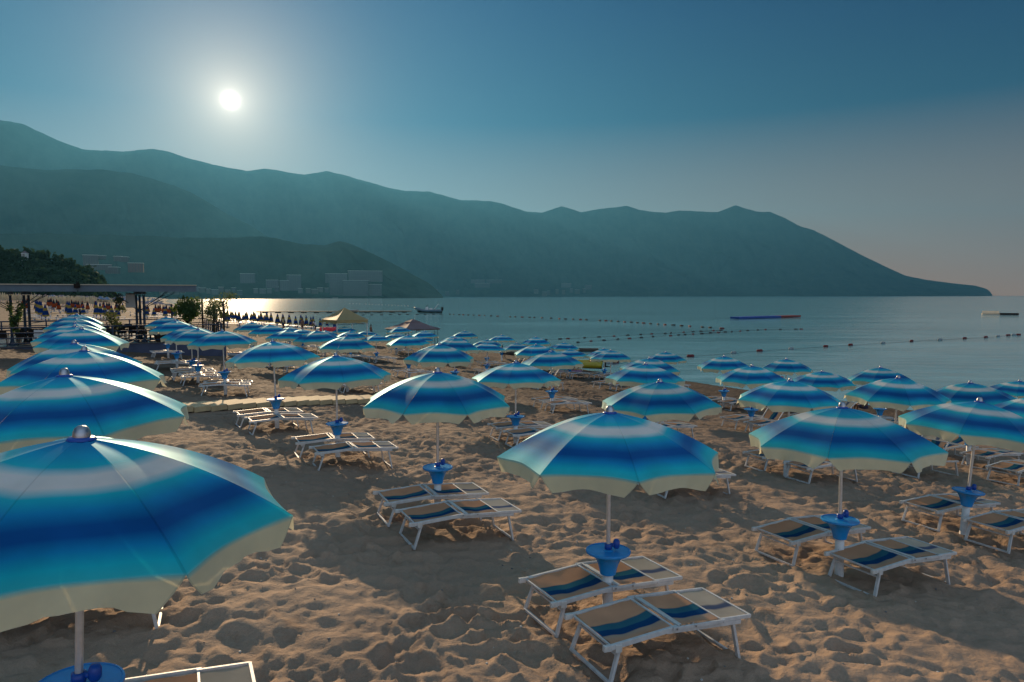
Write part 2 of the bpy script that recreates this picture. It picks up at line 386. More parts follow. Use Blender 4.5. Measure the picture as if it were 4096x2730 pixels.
o = link(bpy.data.objects.new('beach_ground', me)); tag(o, 'trampled brown sand beach pitted with footprints, sloping to the sea', kind='structure')

def sea_material():
    m = bpy.data.materials.new('sea_water'); m.use_nodes = True; t = m.node_tree; p = t.nodes['Principled BSDF']
    p.inputs['Base Color'].default_value = (.12, .26, .29, 1); p.inputs['Roughness'].default_value = .12; p.inputs['IOR'].default_value = 1.33
    p.inputs['Specular IOR Level'].default_value = .5
    g = N(t, 'ShaderNodeNewGeometry')
    def noise(sc_, sx, sy, rz, det=2, ro=.5):
        mp = N(t, 'ShaderNodeMapping'); mp.inputs['Rotation'].default_value = (0, 0, R(rz)); mp.inputs['Scale'].default_value = (sx, sy, 1)
        t.links.new(mp.inputs[0], g.outputs['Position'])
        n = N(t, 'ShaderNodeTexNoise'); n.inputs['Scale'].default_value = sc_; n.inputs['Detail'].default_value = det; n.inputs['Roughness'].default_value = ro
        t.links.new(n.inputs[0], mp.outputs[0]); return n.outputs[0]
    cv = N(t, 'ShaderNodeMapRange'); cv.inputs[1].default_value = .35; cv.inputs[2].default_value = .65; cv.inputs[3].default_value = .72; cv.inputs[4].default_value = 1.25
    t.links.new(cv.inputs[0], noise(.045, .22, 1, 6, 6, .7))
    rv = N(t, 'ShaderNodeMapRange'); rv.inputs[1].default_value = .35; rv.inputs[2].default_value = .65; rv.inputs[3].default_value = .85; rv.inputs[4].default_value = 1.15
    t.links.new(rv.inputs[0], noise(.6, .35, 1, 8, 3, .6))
    sc3 = N(t, 'ShaderNodeVectorMath', operation='SCALE'); sc3.inputs[0].default_value = (.15, .33, .36); t.links.new(sc3.inputs['Scale'], M(t, 'MULTIPLY', cv.outputs[0], rv.outputs[0])); t.links.new(p.inputs['Base Color'], sc3.outputs[0])
    h = M(t, 'MULTIPLY', noise(.28, .5, 1, 12, 3), .16)
    h = M(t, 'ADD', h, M(t, 'MULTIPLY', noise(.05, .3, 1, 10, 4, .6), 1.1))
    h = M(t, 'ADD', h, M(t, 'MULTIPLY', noise(1.1, .55, 1, -8, 3), .055))
    h = M(t, 'ADD', h, M(t, 'MULTIPLY', noise(4.5, .7, 1, 20, 3, .6), .016))
    # calm slicks: wind streaks where the ripples die down
    sl = N(t, 'ShaderNodeMapRange'); sl.inputs[1].default_value = .42; sl.inputs[2].default_value = .62; sl.inputs[3].default_value = .35; sl.inputs[4].default_value = 1.0
    t.links.new(sl.inputs[0], noise(.012, .25, 1, 4, 4, .6))
    b = N(t, 'ShaderNodeBump'); b.inputs['Distance'].default_value = 1.0; t.links.new(b.inputs['Height'], h); t.links.new(b.inputs['Strength'], M(t, 'MULTIPLY', sl.outputs[0], .45))
    t.links.new(p.inputs['Normal'], b.outputs[0])
    return m
seamb = MB(); seamb.add([(-12000, -3000, ZW), (14000, -3000, ZW), (14000, 15500, ZW), (-12000, 15500, ZW)], [(0, 1, 2, 3)])
o = seamb.build('sea', sea_material()); tag(o, 'calm teal sea with fine ripples and a path of sun glitter', kind='structure')

# ---------------------------------------------------------------- mountains
F_ = 24 / 36 * 2352.8; TH = PITCH
def pray(x, y):     # direction of a point of the skyline as surveyed from the beach (2353 wide)
    u = (x - 1176.4) / F_; v = (784 - y) / F_
    return Vector((u, math.cos(TH) + v * math.sin(TH), v * math.cos(TH) - math.sin(TH)))
def ridge(name, pts, dist, foot, label, mt, n=500, nt_=46, rough=1.0, seed=0, jag=.012):
    dirs = []
    for x, y in pts:
        d = pray(x, y); h = math.hypot(d.x, d.y); dirs.append((math.atan2(d.x, d.y), d.z / h))
    A = np.array([d[0] for d in dirs]); T = np.array([d[1] for d in dirs])
    az = np.linspace(A[0], A[-1], n); tn = np.interp(az, A, T)
    k = np.array([.25, .5, .25]); tn[1:-1] = np.convolve(tn, k, 'same')[1:-1]
    Dd = np.interp(az, A, [dist(p[0]) for p in pts])
    zr = np.maximum(CAMZ + tn * Dd, ZW + 1)
    fr = fbm(az * 60, az * 0 + seed, seed, 4)
    zr = zr * (1 + jag * fr)
    tt = np.concatenate([np.linspace(0, 1, nt_), np.linspace(1.05, 1.6, 10)])
    V = []
    for t in tt:
        if t <= 1:
            d = Dd * (foot + (1 - foot) * t); z = ZW - 3 + (zr - ZW + 3) * t ** 1.15
        else:
            d = Dd * (1 + (t - 1) * .8); z = zr * (1 - (t - 1) * 1.5)
        lat = az
        if 0 < t <= 1:
            wgt = 4 * t * (1 - t)
            sp = 1 - 2 * np.abs(fbm(az * 14 + t * 1.2, t * 1.5 + 0 * az, seed + 3, 4))
            sp2 = 1 - 2 * np.abs(fbm(az * 55 + t * 2.0, t * 4 + 0 * az, seed + 9, 3))
            z = z - rough * wgt * (zr * (.20 * (1 - sp) + .07 * (1 - sp2)))
            d = d * (1 + .03 * wgt * sp)
        V.append(np.stack([np.sin(lat) * d, np.cos(lat) * d, z], 1))
    V = np.concatenate(V); m_ = len(tt)
    ii = np.arange(m_ - 1)[:, None] * n; jj = np.arange(n - 1)[None, :]
    q = np.stack([ii + jj, ii + jj + 1, ii + n + jj + 1, ii + n + jj], -1).reshape(-1, 4)
    mesh = grid_mesh(name, V, q); mesh.materials.append(mt)
    o = link(bpy.data.objects.new(name, mesh)); tag(o, label, kind='structure'); return o
def slope_mat(name, a, b, sc_):
    m = bpy.data.materials.new(name); m.use_nodes = True; t = m.node_tree; p = t.nodes['Principled BSDF']
    g = N(t, 'ShaderNodeNewGeometry'); n = N(t, 'ShaderNodeTexNoise'); n.inputs['Scale'].default_value = sc_; n.inputs['Detail'].default_value = 8; n.inputs['Roughness'].default_value = .65
    t.links.new(n.inputs[0], g.outputs['Position']); rp = N(t, 'ShaderNodeValToRGB'); t.links.new(rp.inputs[0], n.outputs[0])
    rp.color_ramp.elements[0].position = .35; rp.color_ramp.elements[0].color = (*a, 1); rp.color_ramp.elements[1].position = .68; rp.color_ramp.elements[1].color = (*b, 1)
    t.links.new(p.inputs['Base Color'], rp.outputs[0]); p.inputs['Roughness'].default_value = .95; p.inputs['Specular IOR Level'].default_value = .05
    return m
M_mtn = slope_mat('wooded_mountain', (.012, .024, .018), (.04, .055, .04), .006)
FAR = [(-700,250),(-350,300),(-200,262),(-80,268),(0,275),(50,283),(100,305),(150,328),(190,343),(230,345),(290,347),(350,341),(375,344),(410,356),(470,372),(530,386),(570,392),(610,388),(640,391),(700,402),(750,392),(790,402),(850,418),(900,433),(930,438),(985,440),(1020,450),(1060,460),(1130,462),(1165,472),(1190,480),(1210,487),(1245,489),(1290,475),(1310,480),(1335,489),(1370,482),(1440,474),(1470,483),(1500,488),(1530,490),(1560,485),(1600,487),(1650,488),(1690,473),(1710,480),(1740,488),(1770,488),(1800,500),(1840,522),(1870,530),(1920,556),(1980,588),(2030,612),(2080,635),(2130,645),(2200,654),(2240,658),(2265,665),(2276,672),(2281,682)]
ridge('mountain_range', FAR, lambda x: np.interp(x, [-700, 0, 1200, 2281], [7400, 7600, 9000, 11000]), .86, 'long hazy blue mountain range falling to a headland in the sea', M_mtn, n=900, seed=2, jag=.007)
MID = [(-700,330),(-300,360),(-100,372),(0,378),(60,385),(100,390),(150,388),(230,388),(300,397),(350,410),(400,425),(440,442),(480,465),(520,490),(570,515),(610,540),(650,562),(700,590),(760,640),(800,684)]
ridge('wooded_hill', MID, lambda x: 4600, .74, 'rounded dark hill in haze in front of the range, below the sun', M_mtn, n=420, seed=31, jag=.006)
LOW = [(-300,540),(100,535),(300,540),(420,546),(520,545),(600,543),(640,548),(700,560),(745,563),(780,555),(800,558),(830,572),(870,590),(910,610),(950,632),(985,650),(1005,668),(1018,682)]
ridge('coastal_ridge', LOW, lambda x: 2800, .86, 'low wooded ridge ending at the water behind the resort town', M_mtn, n=460, seed=55, jag=.02)
NEAR = [(-700,500),(-300,540),(-100,560),(0,584),(30,580),(60,584),(80,585),(110,598),(150,600),(180,608),(200,622),(225,640),(245,668),(262,690)]
ridge('pine_hill', NEAR, lambda x: 430, .80, 'near steep hill covered with dark pines at the left', slope_mat('pine_hill_soil', (.012, .022, .012), (.03, .045, .02), .12), n=160, nt_=24, seed=71, jag=.01, rough=.3)
# wood on the near hill: many crowns that merge into one mass
def leaf_cloud(mb, c, rx, rz, n, size, rg, cone=False, mi=0, shell=.55):
    for _ in range(n):
        u = rg.rand()
        if cone:
            z = rg.rand() ** 1.3; rr_ = rx * (1 - z) * (.35 + .65 * rg.rand()) + .1; a = rg.rand() * 6.283
            p = np.array([math.cos(a) * rr_, math.sin(a) * rr_, z * rz])
        else:
            d = rg.randn(3); d /= np.linalg.norm(d); k = (shell + (1 - shell) * u) * (1 + .25 * math.sin(d[0] * 5 + c[0] * 3) * math.sin(d[1] * 4 + c[1]))
            p = np.array([d[0] * rx * k, d[1] * rx * k, rz * .5 + d[2] * rz * .5 * k])
        p = p + np.array(c); s = size * (.6 + .8 * rg.rand())
        a = rg.randn(3); a /= np.linalg.norm(a); b = np.cross(a, rg.randn(3)); b /= np.linalg.norm(b) + 1e-6
        mb.add([p - a * s - b * s * .5, p + a * s - b * s * .4, p + a * s * .9 + b * s * .5, p - a * s * .8 + b * s * .6], [(0, 1, 2, 3)], mi)
M_pine = mat('pine_foliage', (.028, .052, .022), .8, 0, .2, .5, .25, trans=.2, tcol=(.05, .09, .02))
M_leaf = mat('leaf_green', (.05, .10, .025), .6, 0, .3, .4, 3, trans=.35, tcol=(.14, .22, .04))
M_olive = mat('olive_leaf', (.07, .11, .045), .6, 0, .3, .4, 3, trans=.35, tcol=(.18, .22, .06))
M_bark = mat('bark', (.06, .045, .03), .9, 0, .2, .3, 6)
rg = np.random.RandomState(5)
wd = MB()
NA = [(math.atan2(pray(x, y).x, pray(x, y).y), pray(x, y).z / math.hypot(pray(x, y).x, pray(x, y).y)) for x, y in NEAR]
for k in range(640):
    a = rg.uniform(NA[0][0], NA[-1][0] - .004); tt_ = rg.rand() ** .7
    tn = np.interp(a, [q[0] for q in NA], [q[1] for q in NA]); zr_ = CAMZ + tn * 430
    d = 430 * (.80 + .20 * tt_); z = ZW - 3 + (zr_ - ZW + 3) * tt_ ** 1.15 - 1.0
    con = rg.rand() < .15
    leaf_cloud(wd, (math.sin(a) * d, math.cos(a) * d, z), rg.uniform(2.0, 4.2), rg.uniform(4.4, 8.6) if con else rg.uniform(4, 6.5), 90, .8, rg, cone=con, shell=.3)
o = wd.build('pine_wood', M_pine); tag(o, 'dark pine wood covering the near hill', kind='stuff')

# ---------------------------------------------------------------- open parasols
RAD, ZRIM, ZTOP = 1.25, 1.90, 2.385
def prof(t): return ZTOP - (ZTOP - ZRIM) * (.34 * t + .66 * t * t)
def canopy_meshes(seed, wind=1.0):
    rg = random.Random(seed); NU, NT = 12, 18
    can = MB(); val = MB(); cuv = []; vuv = []
    tip = [(RAD * (1 + rg.uniform(-.008, .008)), rg.uniform(-.02, .02)) for _ in range(8)]
    for i in range(8):
        a0, a1_ = i * math.pi / 4, (i + 1) * math.pi / 4; (R0, z0), (R1, z1) = tip[i], tip[(i + 1) % 8]
        ph = rg.uniform(0, 6.28); sag = rg.uniform(.6, 1.2); vs_ = []; edge = []
        for j in range(NT + 1):
            t = .035 + .965 * j / NT
            for k in range(NU + 1):
                u = k / NU; x0, y0 = R0 * t * math.cos(a0), R0 * t * math.sin(a0); x1, y1 = R1 * t * math.cos(a1_), R1 * t * math.sin(a1_)
                s = math.sin(math.pi * u)
                pull = 1 - .045 * s * t * t
                x, y = (x0 + (x1 - x0) * u) * pull, (y0 + (y1 - y0) * u) * pull
                z = prof(t) + (z0 * (1 - u) + z1 * u) * t * t + s * t * t * .018 - s * (1 - t) * t * .05 * sag + .004 * math.sin(9 * u + ph) * t
                vs_.append((x, y, z)); cuv.append((u, t / 1.2))
                if j == NT: edge.append((x, y, z))
        fs = [(j * (NU + 1) + k, (j + 1) * (NU + 1) + k, (j + 1) * (NU + 1) + k + 1, j * (NU + 1) + k + 1) for j in range(NT) for k in range(NU)]
        can.add(vs_, fs)
        # valance flap, cut at each rib
        vv = []; NV = 6; am = (a0 + a1_) / 2; ox, oy = math.cos(am), math.sin(am); tx, ty = -oy, ox
        amp = rg.uniform(.4, 1.2) * wind; lift = rg.uniform(-.01, .06) * wind; corner = rg.uniform(.0, .05), rg.uniform(.0, .05)
        for j in range(NV + 1):
            v = j / NV
            for k in range(NU + 1):
                u = k / NU; ex, ey, ez = edge[k]
                w_ = (.016 * math.sin(u * 17 + ph) + .010 * math.sin(u * 41 + ph * 2)) * v * amp + lift * v
                drop = .138 + .012 * math.sin(u * 9 + ph) + corner[0] * (1 - u) ** 3 * .6 + corner[1] * u ** 3 * .6
                sh = (.5 - u) * .26 * v ** 1.2
                vv.append((ex + ox * w_ + tx * sh, ey + oy * w_ + ty * sh, ez - drop * v * (1 - .12 * abs(w_) * 10 * v)))
                vuv.append((u, (1 + .2 * v) / 1.2))
        fs = [(j * (NU + 1) + k, (j + 1) * (NU + 1) + k, (j + 1) * (NU + 1) + k + 1, j * (NU + 1) + k + 1) for j in range(NV) for k in range(NU)]
        val.add(vv, fs)
    return can, cuv, val, vuv
def set_uv(o, uvs):
    me = o.data; ul = me.uv_layers.new(name='UVMap'); li = np.zeros(len(me.loops), np.int32); me.loops.foreach_get('vertex_index', li)
    ul.data.foreach_set('uv', np.array(uvs, np.float32)[li].ravel())
def make_parasol(seed, wind):
    root = empty('beach_parasol')
    can, cuv, val, vuv = canopy_meshes(seed, wind)
    co_ = can.build('canopy', M_canopy, root, smooth=True); set_uv(co_, cuv)
    vo_ = val.build('valance', M_canopy, co_, smooth=True); set_uv(vo_, vuv)
    pm = MB().tube([(0, 0, -.25), (0, 0, 2.37)], .0235, 12); pm.build('pole', M_alu, root, smooth=False); smooth_angle(root.children[-1] if 0 else COL.objects[-1])
    for i in range(8):
        a = i * math.pi / 4; pts = [((RAD - .02) * t * math.cos(a), (RAD - .02) * t * math.sin(a), prof(t) - .018) for t in (0.03, .25, .5, .75, 1.0)]
        rb = MB().tube(pts, .006, 5); rb.tube([(.03 * math.cos(a), .03 * math.sin(a), 1.86), pts[2]], .005, 5); rb.build('rib', M_alu, root)
    MB().lathe([(.024, 1.80), (.045, 1.81), (.045, 1.90), (.024, 1.91)], 14).build('runner', M_darkblue, root, smooth=True)
    f = MB().lathe([(0, 2.46), (.022, 2.457), (.038, 2.443), (.047, 2.42), (.049, 2.395), (.05, 2.385)][::-1], 18); f.build('finial', M_chrome, root, smooth=True)
    MB().lathe([(.0, 2.372), (.078, 2.368), (.082, 2.376), (.07, 2.388), (.045, 2.392)], 18).build('washer', M_darkblue, root, smooth=True)
    st = MB().lathe([(.060, -.3), (.060, .585), (.05, .59)], 18); st.build('stand_tube', M_whitetube, root, smooth=True)
    tr = MB().lathe([(.068, .555), (.088, .565), (.098, .62), (.112, .67), (.138, .73), (.175, .775), (.215, .798), (.247, .806), (.252, .82), (.248, .832), (.235, .836), (.232, .829), (.06, .826), (.05, .838), (.0, .84)], 36)
    to = tr.build('tray_table', M_blueplastic, root, smooth=True); smooth_angle(to, 50)
    kn = MB().lathe([(.026, .838), (.042, .845), (.042, .90), (.026, .905)], 14)
    ko = kn.build('clamp_collar', M_darkblue, root, smooth=True)
    h = MB().tube([(.03, 0, .885), (.085, .0, .89)], .022, 8); h.lathe([(0, .845), (.026, .85), (.038, .87), (.038, .925), (.026, .95), (0, .955)], 12, (.092, 0, 0))
    h.build('clamp_knob', M_darkblue, ko, smooth=True)
    return root
protos = [make_parasol(s, w_) for s, w_ in ((3, 1.0), (8, .6), (21, 1.5), (34, .9))]
bpy.context.view_layer.update()

# ---------------------------------------------------------------- sunbeds
LH, WH = .85, .355       # half length, half width
def bz(x): return .34 + (x + LH) / (LH - .10) * .085 if x < -.10 else .425 - (x + .10) * .010
def sling(x0, x1, zf, n=(14, 12), sag=.02, rip=.004, w_=WH - .03, seed=0, wrinkle=0.0):
    mb = MB(); uv = []; vs_ = []; rg = random.Random(seed); p1 = rg.uniform(0, 6)
    for i in range(n[0] + 1):
        s = i / n[0]; x = x0 + (x1 - x0) * s
        for j in range(n[1] + 1):
            u = j / n[1]; y = w_ - 2 * w_ * u
            z = zf(x) + .012 - sag * math.sin(math.pi * u) * math.sin(math.pi * min(1, max(0, s))) + rip * math.sin(7 * x * 3 + p1 + 4 * u) + wrinkle * math.sin(u * 34 + 3 * math.sin(s * 4 + p1)) * (u ** 3)
            vs_.append((x, y, z)); uv.append((u, s))
    fs = [(i * (n[1] + 1) + j, (i + 1) * (n[1] + 1) + j, (i + 1) * (n[1] + 1) + j + 1, i * (n[1] + 1) + j + 1) for i in range(n[0]) for j in range(n[1])]
    mb.add(vs_, fs); return mb, uv
def make_sunbed(raised=0.0, seed=0, headup=0.0):
    root = empty('sunbed')
    piv = Vector((-.09, 0, .43)); hp = Vector((.47, 0, bz(.47)))
    def T1(p):
        p = Vector(p); d = p - piv; c, s = math.cos(raised), math.sin(raised); return Vector((piv.x + d.x * c - d.z * s, p.y, piv.z + d.x * s + d.z * c))
    def T2(p):
        p = Vector(p); d = p - hp; c, s = math.cos(headup), math.sin(headup); return T1((hp.x + d.x * c - d.z * s, p.y, hp.z + d.x * s + d.z * c))
    for sy in (1, -1):
        y = sy * WH
        m = MB(); m.bar((-LH, y, bz(-LH)), (-.08, y, bz(-.10)), .032, .048); m.bar((-.20, y - sy * .001, bz(-.2) - .012), (LH - .12, y - sy * .001, bz(LH) - .035), .030, .042)
        o = m.build('side_rail', M_whiteframe, root, bevel=.003)
        m = MB(); m.box((-LH - .015, y, bz(-LH)), (.085, .042, .056)); m.box((-LH + .10, y, bz(-LH) - .012), (.07, .05, .075)); m.build('corner_bracket', M_cap, root, bevel=.006)
        m = MB(); a, b = T1((-.14, y + sy * .027, .43)), T1((.50, y + sy * .027, bz(.5) + .006)); m.bar(a, b, .022, .034)
        c_, d_ = T2((.46, y + sy * .004, bz(.5) + .008)), T2((LH, y + sy * .004, bz(LH) + .006)); m.bar(c_, d_, .026, .036)
        m.v = list(m.v)
        for x in (-.11, .12, .47):
            p = (x, y + sy * (.030 if abs(x) > .2 else .044), bz(x) if abs(x) > .2 else .432)
            p = T1(p) if x > -.1 else p
            m.tube([p, Vector(p) + Vector((0, sy * .008, 0))], .010, 8, 1)
        m.build('backrest_rail', [M_whiteframe, M_bolt], root, bevel=.003)
    # U shaped legs
    for x, dx in ((-LH + .14, -.10), (LH - .20, .10)):
        m = MB(); t = bz(x) - .03
        for sy in (1, -1): m.bar((x, sy * (WH - .03), t), (x + dx, sy * (WH - .005), -.02), .030, .040)
        m.bar((x + dx, -WH, .0), (x + dx, WH, .0), .030, .028)
        m.bar((x + dx * .28, -WH + .03, t * .76), (x + dx * .28, WH - .03, t * .76), .020, .022) if dx < 0 else None
        m.build('leg', M_whiteframe, root, bevel=.003)
    m = MB(); m.bar((-.12, -WH, bz(-.1) + .005), (-.12, WH, bz(-.1) + .005), .028, .022); m.bar((-LH + .035, -WH, bz(-LH) + .004), (-LH + .035, WH, bz(-LH) + .004), .020, .022)
    m.build('crossbar', M_whiteframe, root, bevel=.003)
    m = MB(); m.bar(T1((-.055, -WH, .437)), T1((-.055, WH, .437)), .024, .022); m.build('backrest_bar', M_whiteframe, root, bevel=.003); m = MB(); m.bar(T1((-.02, -WH + .02, .437)), T1((-.02, WH - .02, .437)), .030, .008); m.build('hinge_plate', M_cap, root); m = MB()
    m.bar(T1((.475, -WH, bz(.5) + .008)), T1((.475, WH, bz(.5) + .008)), .022, .022); m.build('backrest_bar', M_whiteframe, root, bevel=.003); m = MB(); m.bar(T2((LH, -WH - .012, bz(LH) + .006)), T2((LH, WH + .012, bz(LH) + .006)), .028, .034)
    m.build('headrest_bar', M_whiteframe, root, bevel=.003)
    m, uv = sling(-LH + .05, -.13, bz, sag=.035, seed=seed, wrinkle=.008); o = m.build('seat_sling', M_sling, root, smooth=True); set_uv(o, uv)
    m, uv = sling(0.0, .465, bz, sag=.022, seed=seed + 1); m.v = [tuple(T1(v)) for v in m.v]; o = m.build('back_sling', M_sling, root, smooth=True); set_uv(o, uv)
    m, uv = sling(.485, LH - .01, bz, n=(8, 12), sag=.008, rip=.002, seed=seed + 2); m.v = [tuple(T2(v)) for v in m.v]; o = m.build('head_sling', M_head, root, smooth=True); set_uv(o, uv)
    return root
beds = [make_sunbed(0, 1), make_sunbed(0, 9), make_sunbed(R(55), 4), make_sunbed(R(22), 6), make_sunbed(R(50), 7, R(-18))]
bpy.context.view_layer.update()

PARASOLS = [('L',-2.59,4.05,3.03),('L',-4.8,7.28,3.04),('L',-7.15,11.38,2.98),('L',-9.18,14.29,2.9),('L',-13.06,20.67,2.9),('L',-14.88,23.26,2.86),('L',-16.96,26.48,2.85),('L',-20.23,31.64,2.88),('L',-22.89,35.93,2.95),('M',1.09,7.51,2.59),('M',-1.23,11.19,2.63),('M',-3.97,15.34,2.54),('M',-6.59,18.81,2.64),('M',-11.08,26.08,2.57),('M',-13.24,28.79,2.5),('M',-14.5,30.73,2.54),('M',-17.07,34.68,2.65),('M',-21.61,42.7,2.6),('R',4.61,9.42,2.33),('R',3.08,14.2,2.08),('R',0.14,18.67,2.05),('R',-2.53,23.54,2.21),('R',-7.14,29.44,2.16),('R',-10.36,36.04,2.07),('R',-12.35,37.7,2.02),('R',-14.58,41.02,2.18),('R',-19.02,49.8,1.99),('S',-20.74,63.74,0.98),('S',-18.48,60.05,0.96),('S',-15.13,55.59,1.08),('S',-15.29,62.2,1.1),('S',-12.34,51.93,1.21),('S',-15.22,71.35,0.24),('S',-10.4,52.19,0.93),('S',-10.59,62.43,0.44),('S',-10.77,65.16,0.97),('S',-5.92,38.71,1.67),('S',-8.12,60.49,0.29),('S',-7.89,61.43,0.73),('S',-4.61,53.3,0.76),('S',-2.8,33.48,1.82),('S',-4.4,62.93,0.65),('S',-2.0,54.51,0.39),('S',-1.53,44.33,0.82),('S',-0.88,60.02,0.45),('S',0.37,51.36,0.32),('S',1.28,37.05,1.24),('S',1.92,54.85,0.58),('S',1.57,26.72,1.7),('S',4.06,53.32,0.22),('S',4.09,48.06,0.09),('S',6.37,47.32,0.21),('S',5.7,39.18,0.74),('S',4.22,21.43,1.72),('S',5.69,28.21,1.29),('S',9.32,41.41,0.46),('T',9.98,32.04,1.03),('T',8.53,24.2,1.38),('T',13.41,33.18,0.79),('T',6.72,16.38,1.83),('T',12.24,26.82,0.88),('T',14.85,27.37,0.99),('T',10.15,17.89,1.71),('T',13.39,19.84,1.33),('T',8.22,11.9,2.03),('T',20.62,27.56,0.4),('T',13.22,16.77,1.38)]
CLOSED_BLUE = [(-86.2,123.8,3.17),(-69.4,100.0,3.29),(-66.5,96.1,3.25),(-61.5,89.2,3.24),(-57.3,83.9,2.91),(-67.8,104.1,3.21),(-59.9,92.5,3.22),(-68.2,106.7,2.6),(-69.0,110.0,2.4),(-58.3,95.8,3.25),(-60.2,99.9,3.04),(-61.7,103.5,2.63),(-60.5,103.2,2.57),(-53.4,92.5,2.87),(-83.5,146.5,2.51),(-67.3,123.4,2.48),(-60.5,113.1,2.17),(-63.2,120.6,1.84),(-57.1,112.5,2.32),(-55.9,113.2,2.31),(-45.5,104.7,1.89),(-58.2,136.8,1.22),(-50.9,120.8,1.59),(-37.2,89.2,2.12),(-52.8,128.2,1.33),(-50.2,122.9,1.25),(-54.8,135.5,1.07),(-38.2,95.5,1.88),(-59.1,150.1,0.13),(-52.1,133.4,0.78),(-46.4,119.4,1.32),(-45.1,118.1,1.06),(-41.7,110.1,1.52),(-51.8,137.9,0.51),(-48.9,131.7,0.33),(-41.5,113.0,1.39),(-45.8,126.2,0.4),(-36.7,102.1,1.55),(-46.5,131.3,0.18),(-43.4,123.1,0.99),(-33.2,96.6,1.38),(-32.5,96.9,1.37),(-32.9,100.9,1.2),(-37.0,116.7,0.51),(-34.7,112.3,0.84),(-35.9,117.0,0.35),(-36.2,120.2,0.56),(-35.1,119.3,0.29),(-33.9,116.5,0.51),(-38.9,138.5,-0.45),(-39.9,147.3,-1.0),(-36.4,140.1,-0.85)]
CLOSED_ORANGE = [(-110.5,154.5,3.69),(-96.5,135.4,3.7),(-82.8,116.7,3.57),(-103.2,152.2,3.41),(-99.6,147.4,3.42),(-98.6,146.3,3.6),(-89.2,133.0,3.37),(-97.6,146.6,3.33),(-81.8,123.4,3.1),(-90.1,140.0,3.26),(-91.4,142.7,2.99),(-87.9,137.9,3.1),(-86.7,136.7,3.02),(-90.5,144.0,2.98),(-80.8,130.2,2.98),(-89.3,146.5,2.97),(-91.5,153.1,2.83),(-89.1,150.4,2.66),(-80.8,137.1,2.76),(-79.7,137.5,2.76),(-76.7,142.6,2.46),(-78.7,147.8,2.04),(-73.7,141.4,2.29),(-76.5,147.7,2.13),(-86.8,168.6,2.04),(-73.5,144.1,2.08),(-70.2,138.9,2.23),(-72.0,143.5,1.91),(-65.2,130.9,2.08),(-85.0,172.4,1.53),(-65.2,134.2,2.04)]
CLOSED_CREAM = [(-142.1,190.1,5.02),(-137.2,184.3,5.07),(-140.5,189.5,4.97),(-137.5,186.4,4.99),(-135.3,184.3,5.0),(-142.8,195.3,4.85),(-138.3,189.9,4.85),(-134.7,185.8,4.89),(-134.6,186.7,4.85),(-132.6,184.5,4.86),(-134.0,187.5,4.78),(-134.0,188.4,4.74),(-128.1,180.8,4.84),(-131.3,186.1,4.73),(-127.8,182.0,4.77),(-126.2,180.8,4.77),(-125.0,179.6,4.4),(-137.7,198.7,4.28),(-125.1,181.3,4.33),(-126.6,184.1,4.26),(-143.2,209.2,4.15),(-121.4,178.1,4.37),(-140.3,206.6,4.13),(-134.3,198.7,4.18),(-123.9,184.1,4.18),(-134.8,201.0,4.12),(-139.2,208.6,4.04),(-122.1,183.6,4.15),(-121.8,184.1,4.11),(-132.5,201.0,4.05),(-117.2,178.6,4.23),(-131.3,201.0,4.02),(-137.4,211.3,3.91),(-115.2,177.9,4.2),(-117.5,182.3,4.09),(-116.5,181.5,4.09),(-133.3,208.6,3.86),(-113.9,179.1,4.12),(-115.8,182.9,4.02),(-133.2,211.3,3.78),(-130.9,208.6,3.79),(-115.1,184.2,4.0),(-124.3,199.9,3.8),(-118.5,191.4,3.91),(-117.0,189.8,3.91),(-109.7,178.9,4.02),(-109.5,179.4,4.01),(-120.4,198.1,3.79),(-110.2,164.7,3.96),(-111.0,166.9,3.93),(-111.1,168.0,3.91),(-112.2,170.5,3.84),(-111.8,171.0,3.84),(-111.1,170.8,3.87),(-109.9,170.0,3.91),(-107.7,167.6,3.99),(-107.4,168.1,3.99),(-107.1,168.6,3.99),(-108.9,172.5,3.91),(-143.0,237.2,3.45),(-143.9,240.0,3.45),(-144.3,242.1,3.44),(-145.2,245.0,3.44),(-146.1,247.9,3.43),(-146.5,250.1,3.43)]
BUOYS_1 = [(-48.6,222.9),(-46.2,224.9),(-43.2,226.0),(-40.4,227.0),(-37.6,228.0),(-35.0,229.1),(-32.1,231.2),(-29.4,231.2),(-26.8,233.4),(-24.5,233.4),(-21.2,233.4),(-19.7,230.2),(-17.6,228.0),(-16.1,226.0),(-14.3,223.9),(-12.5,221.9),(-10.5,219.9),(-8.7,217.0),(-6.5,213.3),(-4.4,210.6),(-0.5,204.5),(1.0,203.6),(3.0,200.3),(5.1,197.9),(6.4,196.3),(8.5,193.3),(8.5,192.5),(10.9,190.2),(12.9,185.9),(14.4,183.9),(16.3,181.8),(18.0,179.2),(19.4,177.9),(22.1,171.7),(23.4,169.9),(24.4,167.6),(25.6,164.8),(26.6,161.1),(27.9,159.5),(28.8,156.5),(29.8,154.5),(30.7,151.2),(31.8,148.5),(32.7,145.8),(34.0,143.7),(34.9,140.4),(36.0,138.1),(37.4,134.0),(38.4,132.2),(39.6,128.7)]
BUOYS_2 = [(4.8,96.1),(6.9,97.8),(8.1,98.8),(10.7,100.6),(13.1,102.7),(15.7,104.9),(18.2,107.2),(20.6,109.1),(22.7,110.8),(25.2,112.3),(26.4,113.3),(29.2,116.0),(31.2,117.6),(32.9,118.8),(35.8,121.1),(37.5,122.6),(33.0,119.2),(35.9,121.7),(37.8,123.2)]
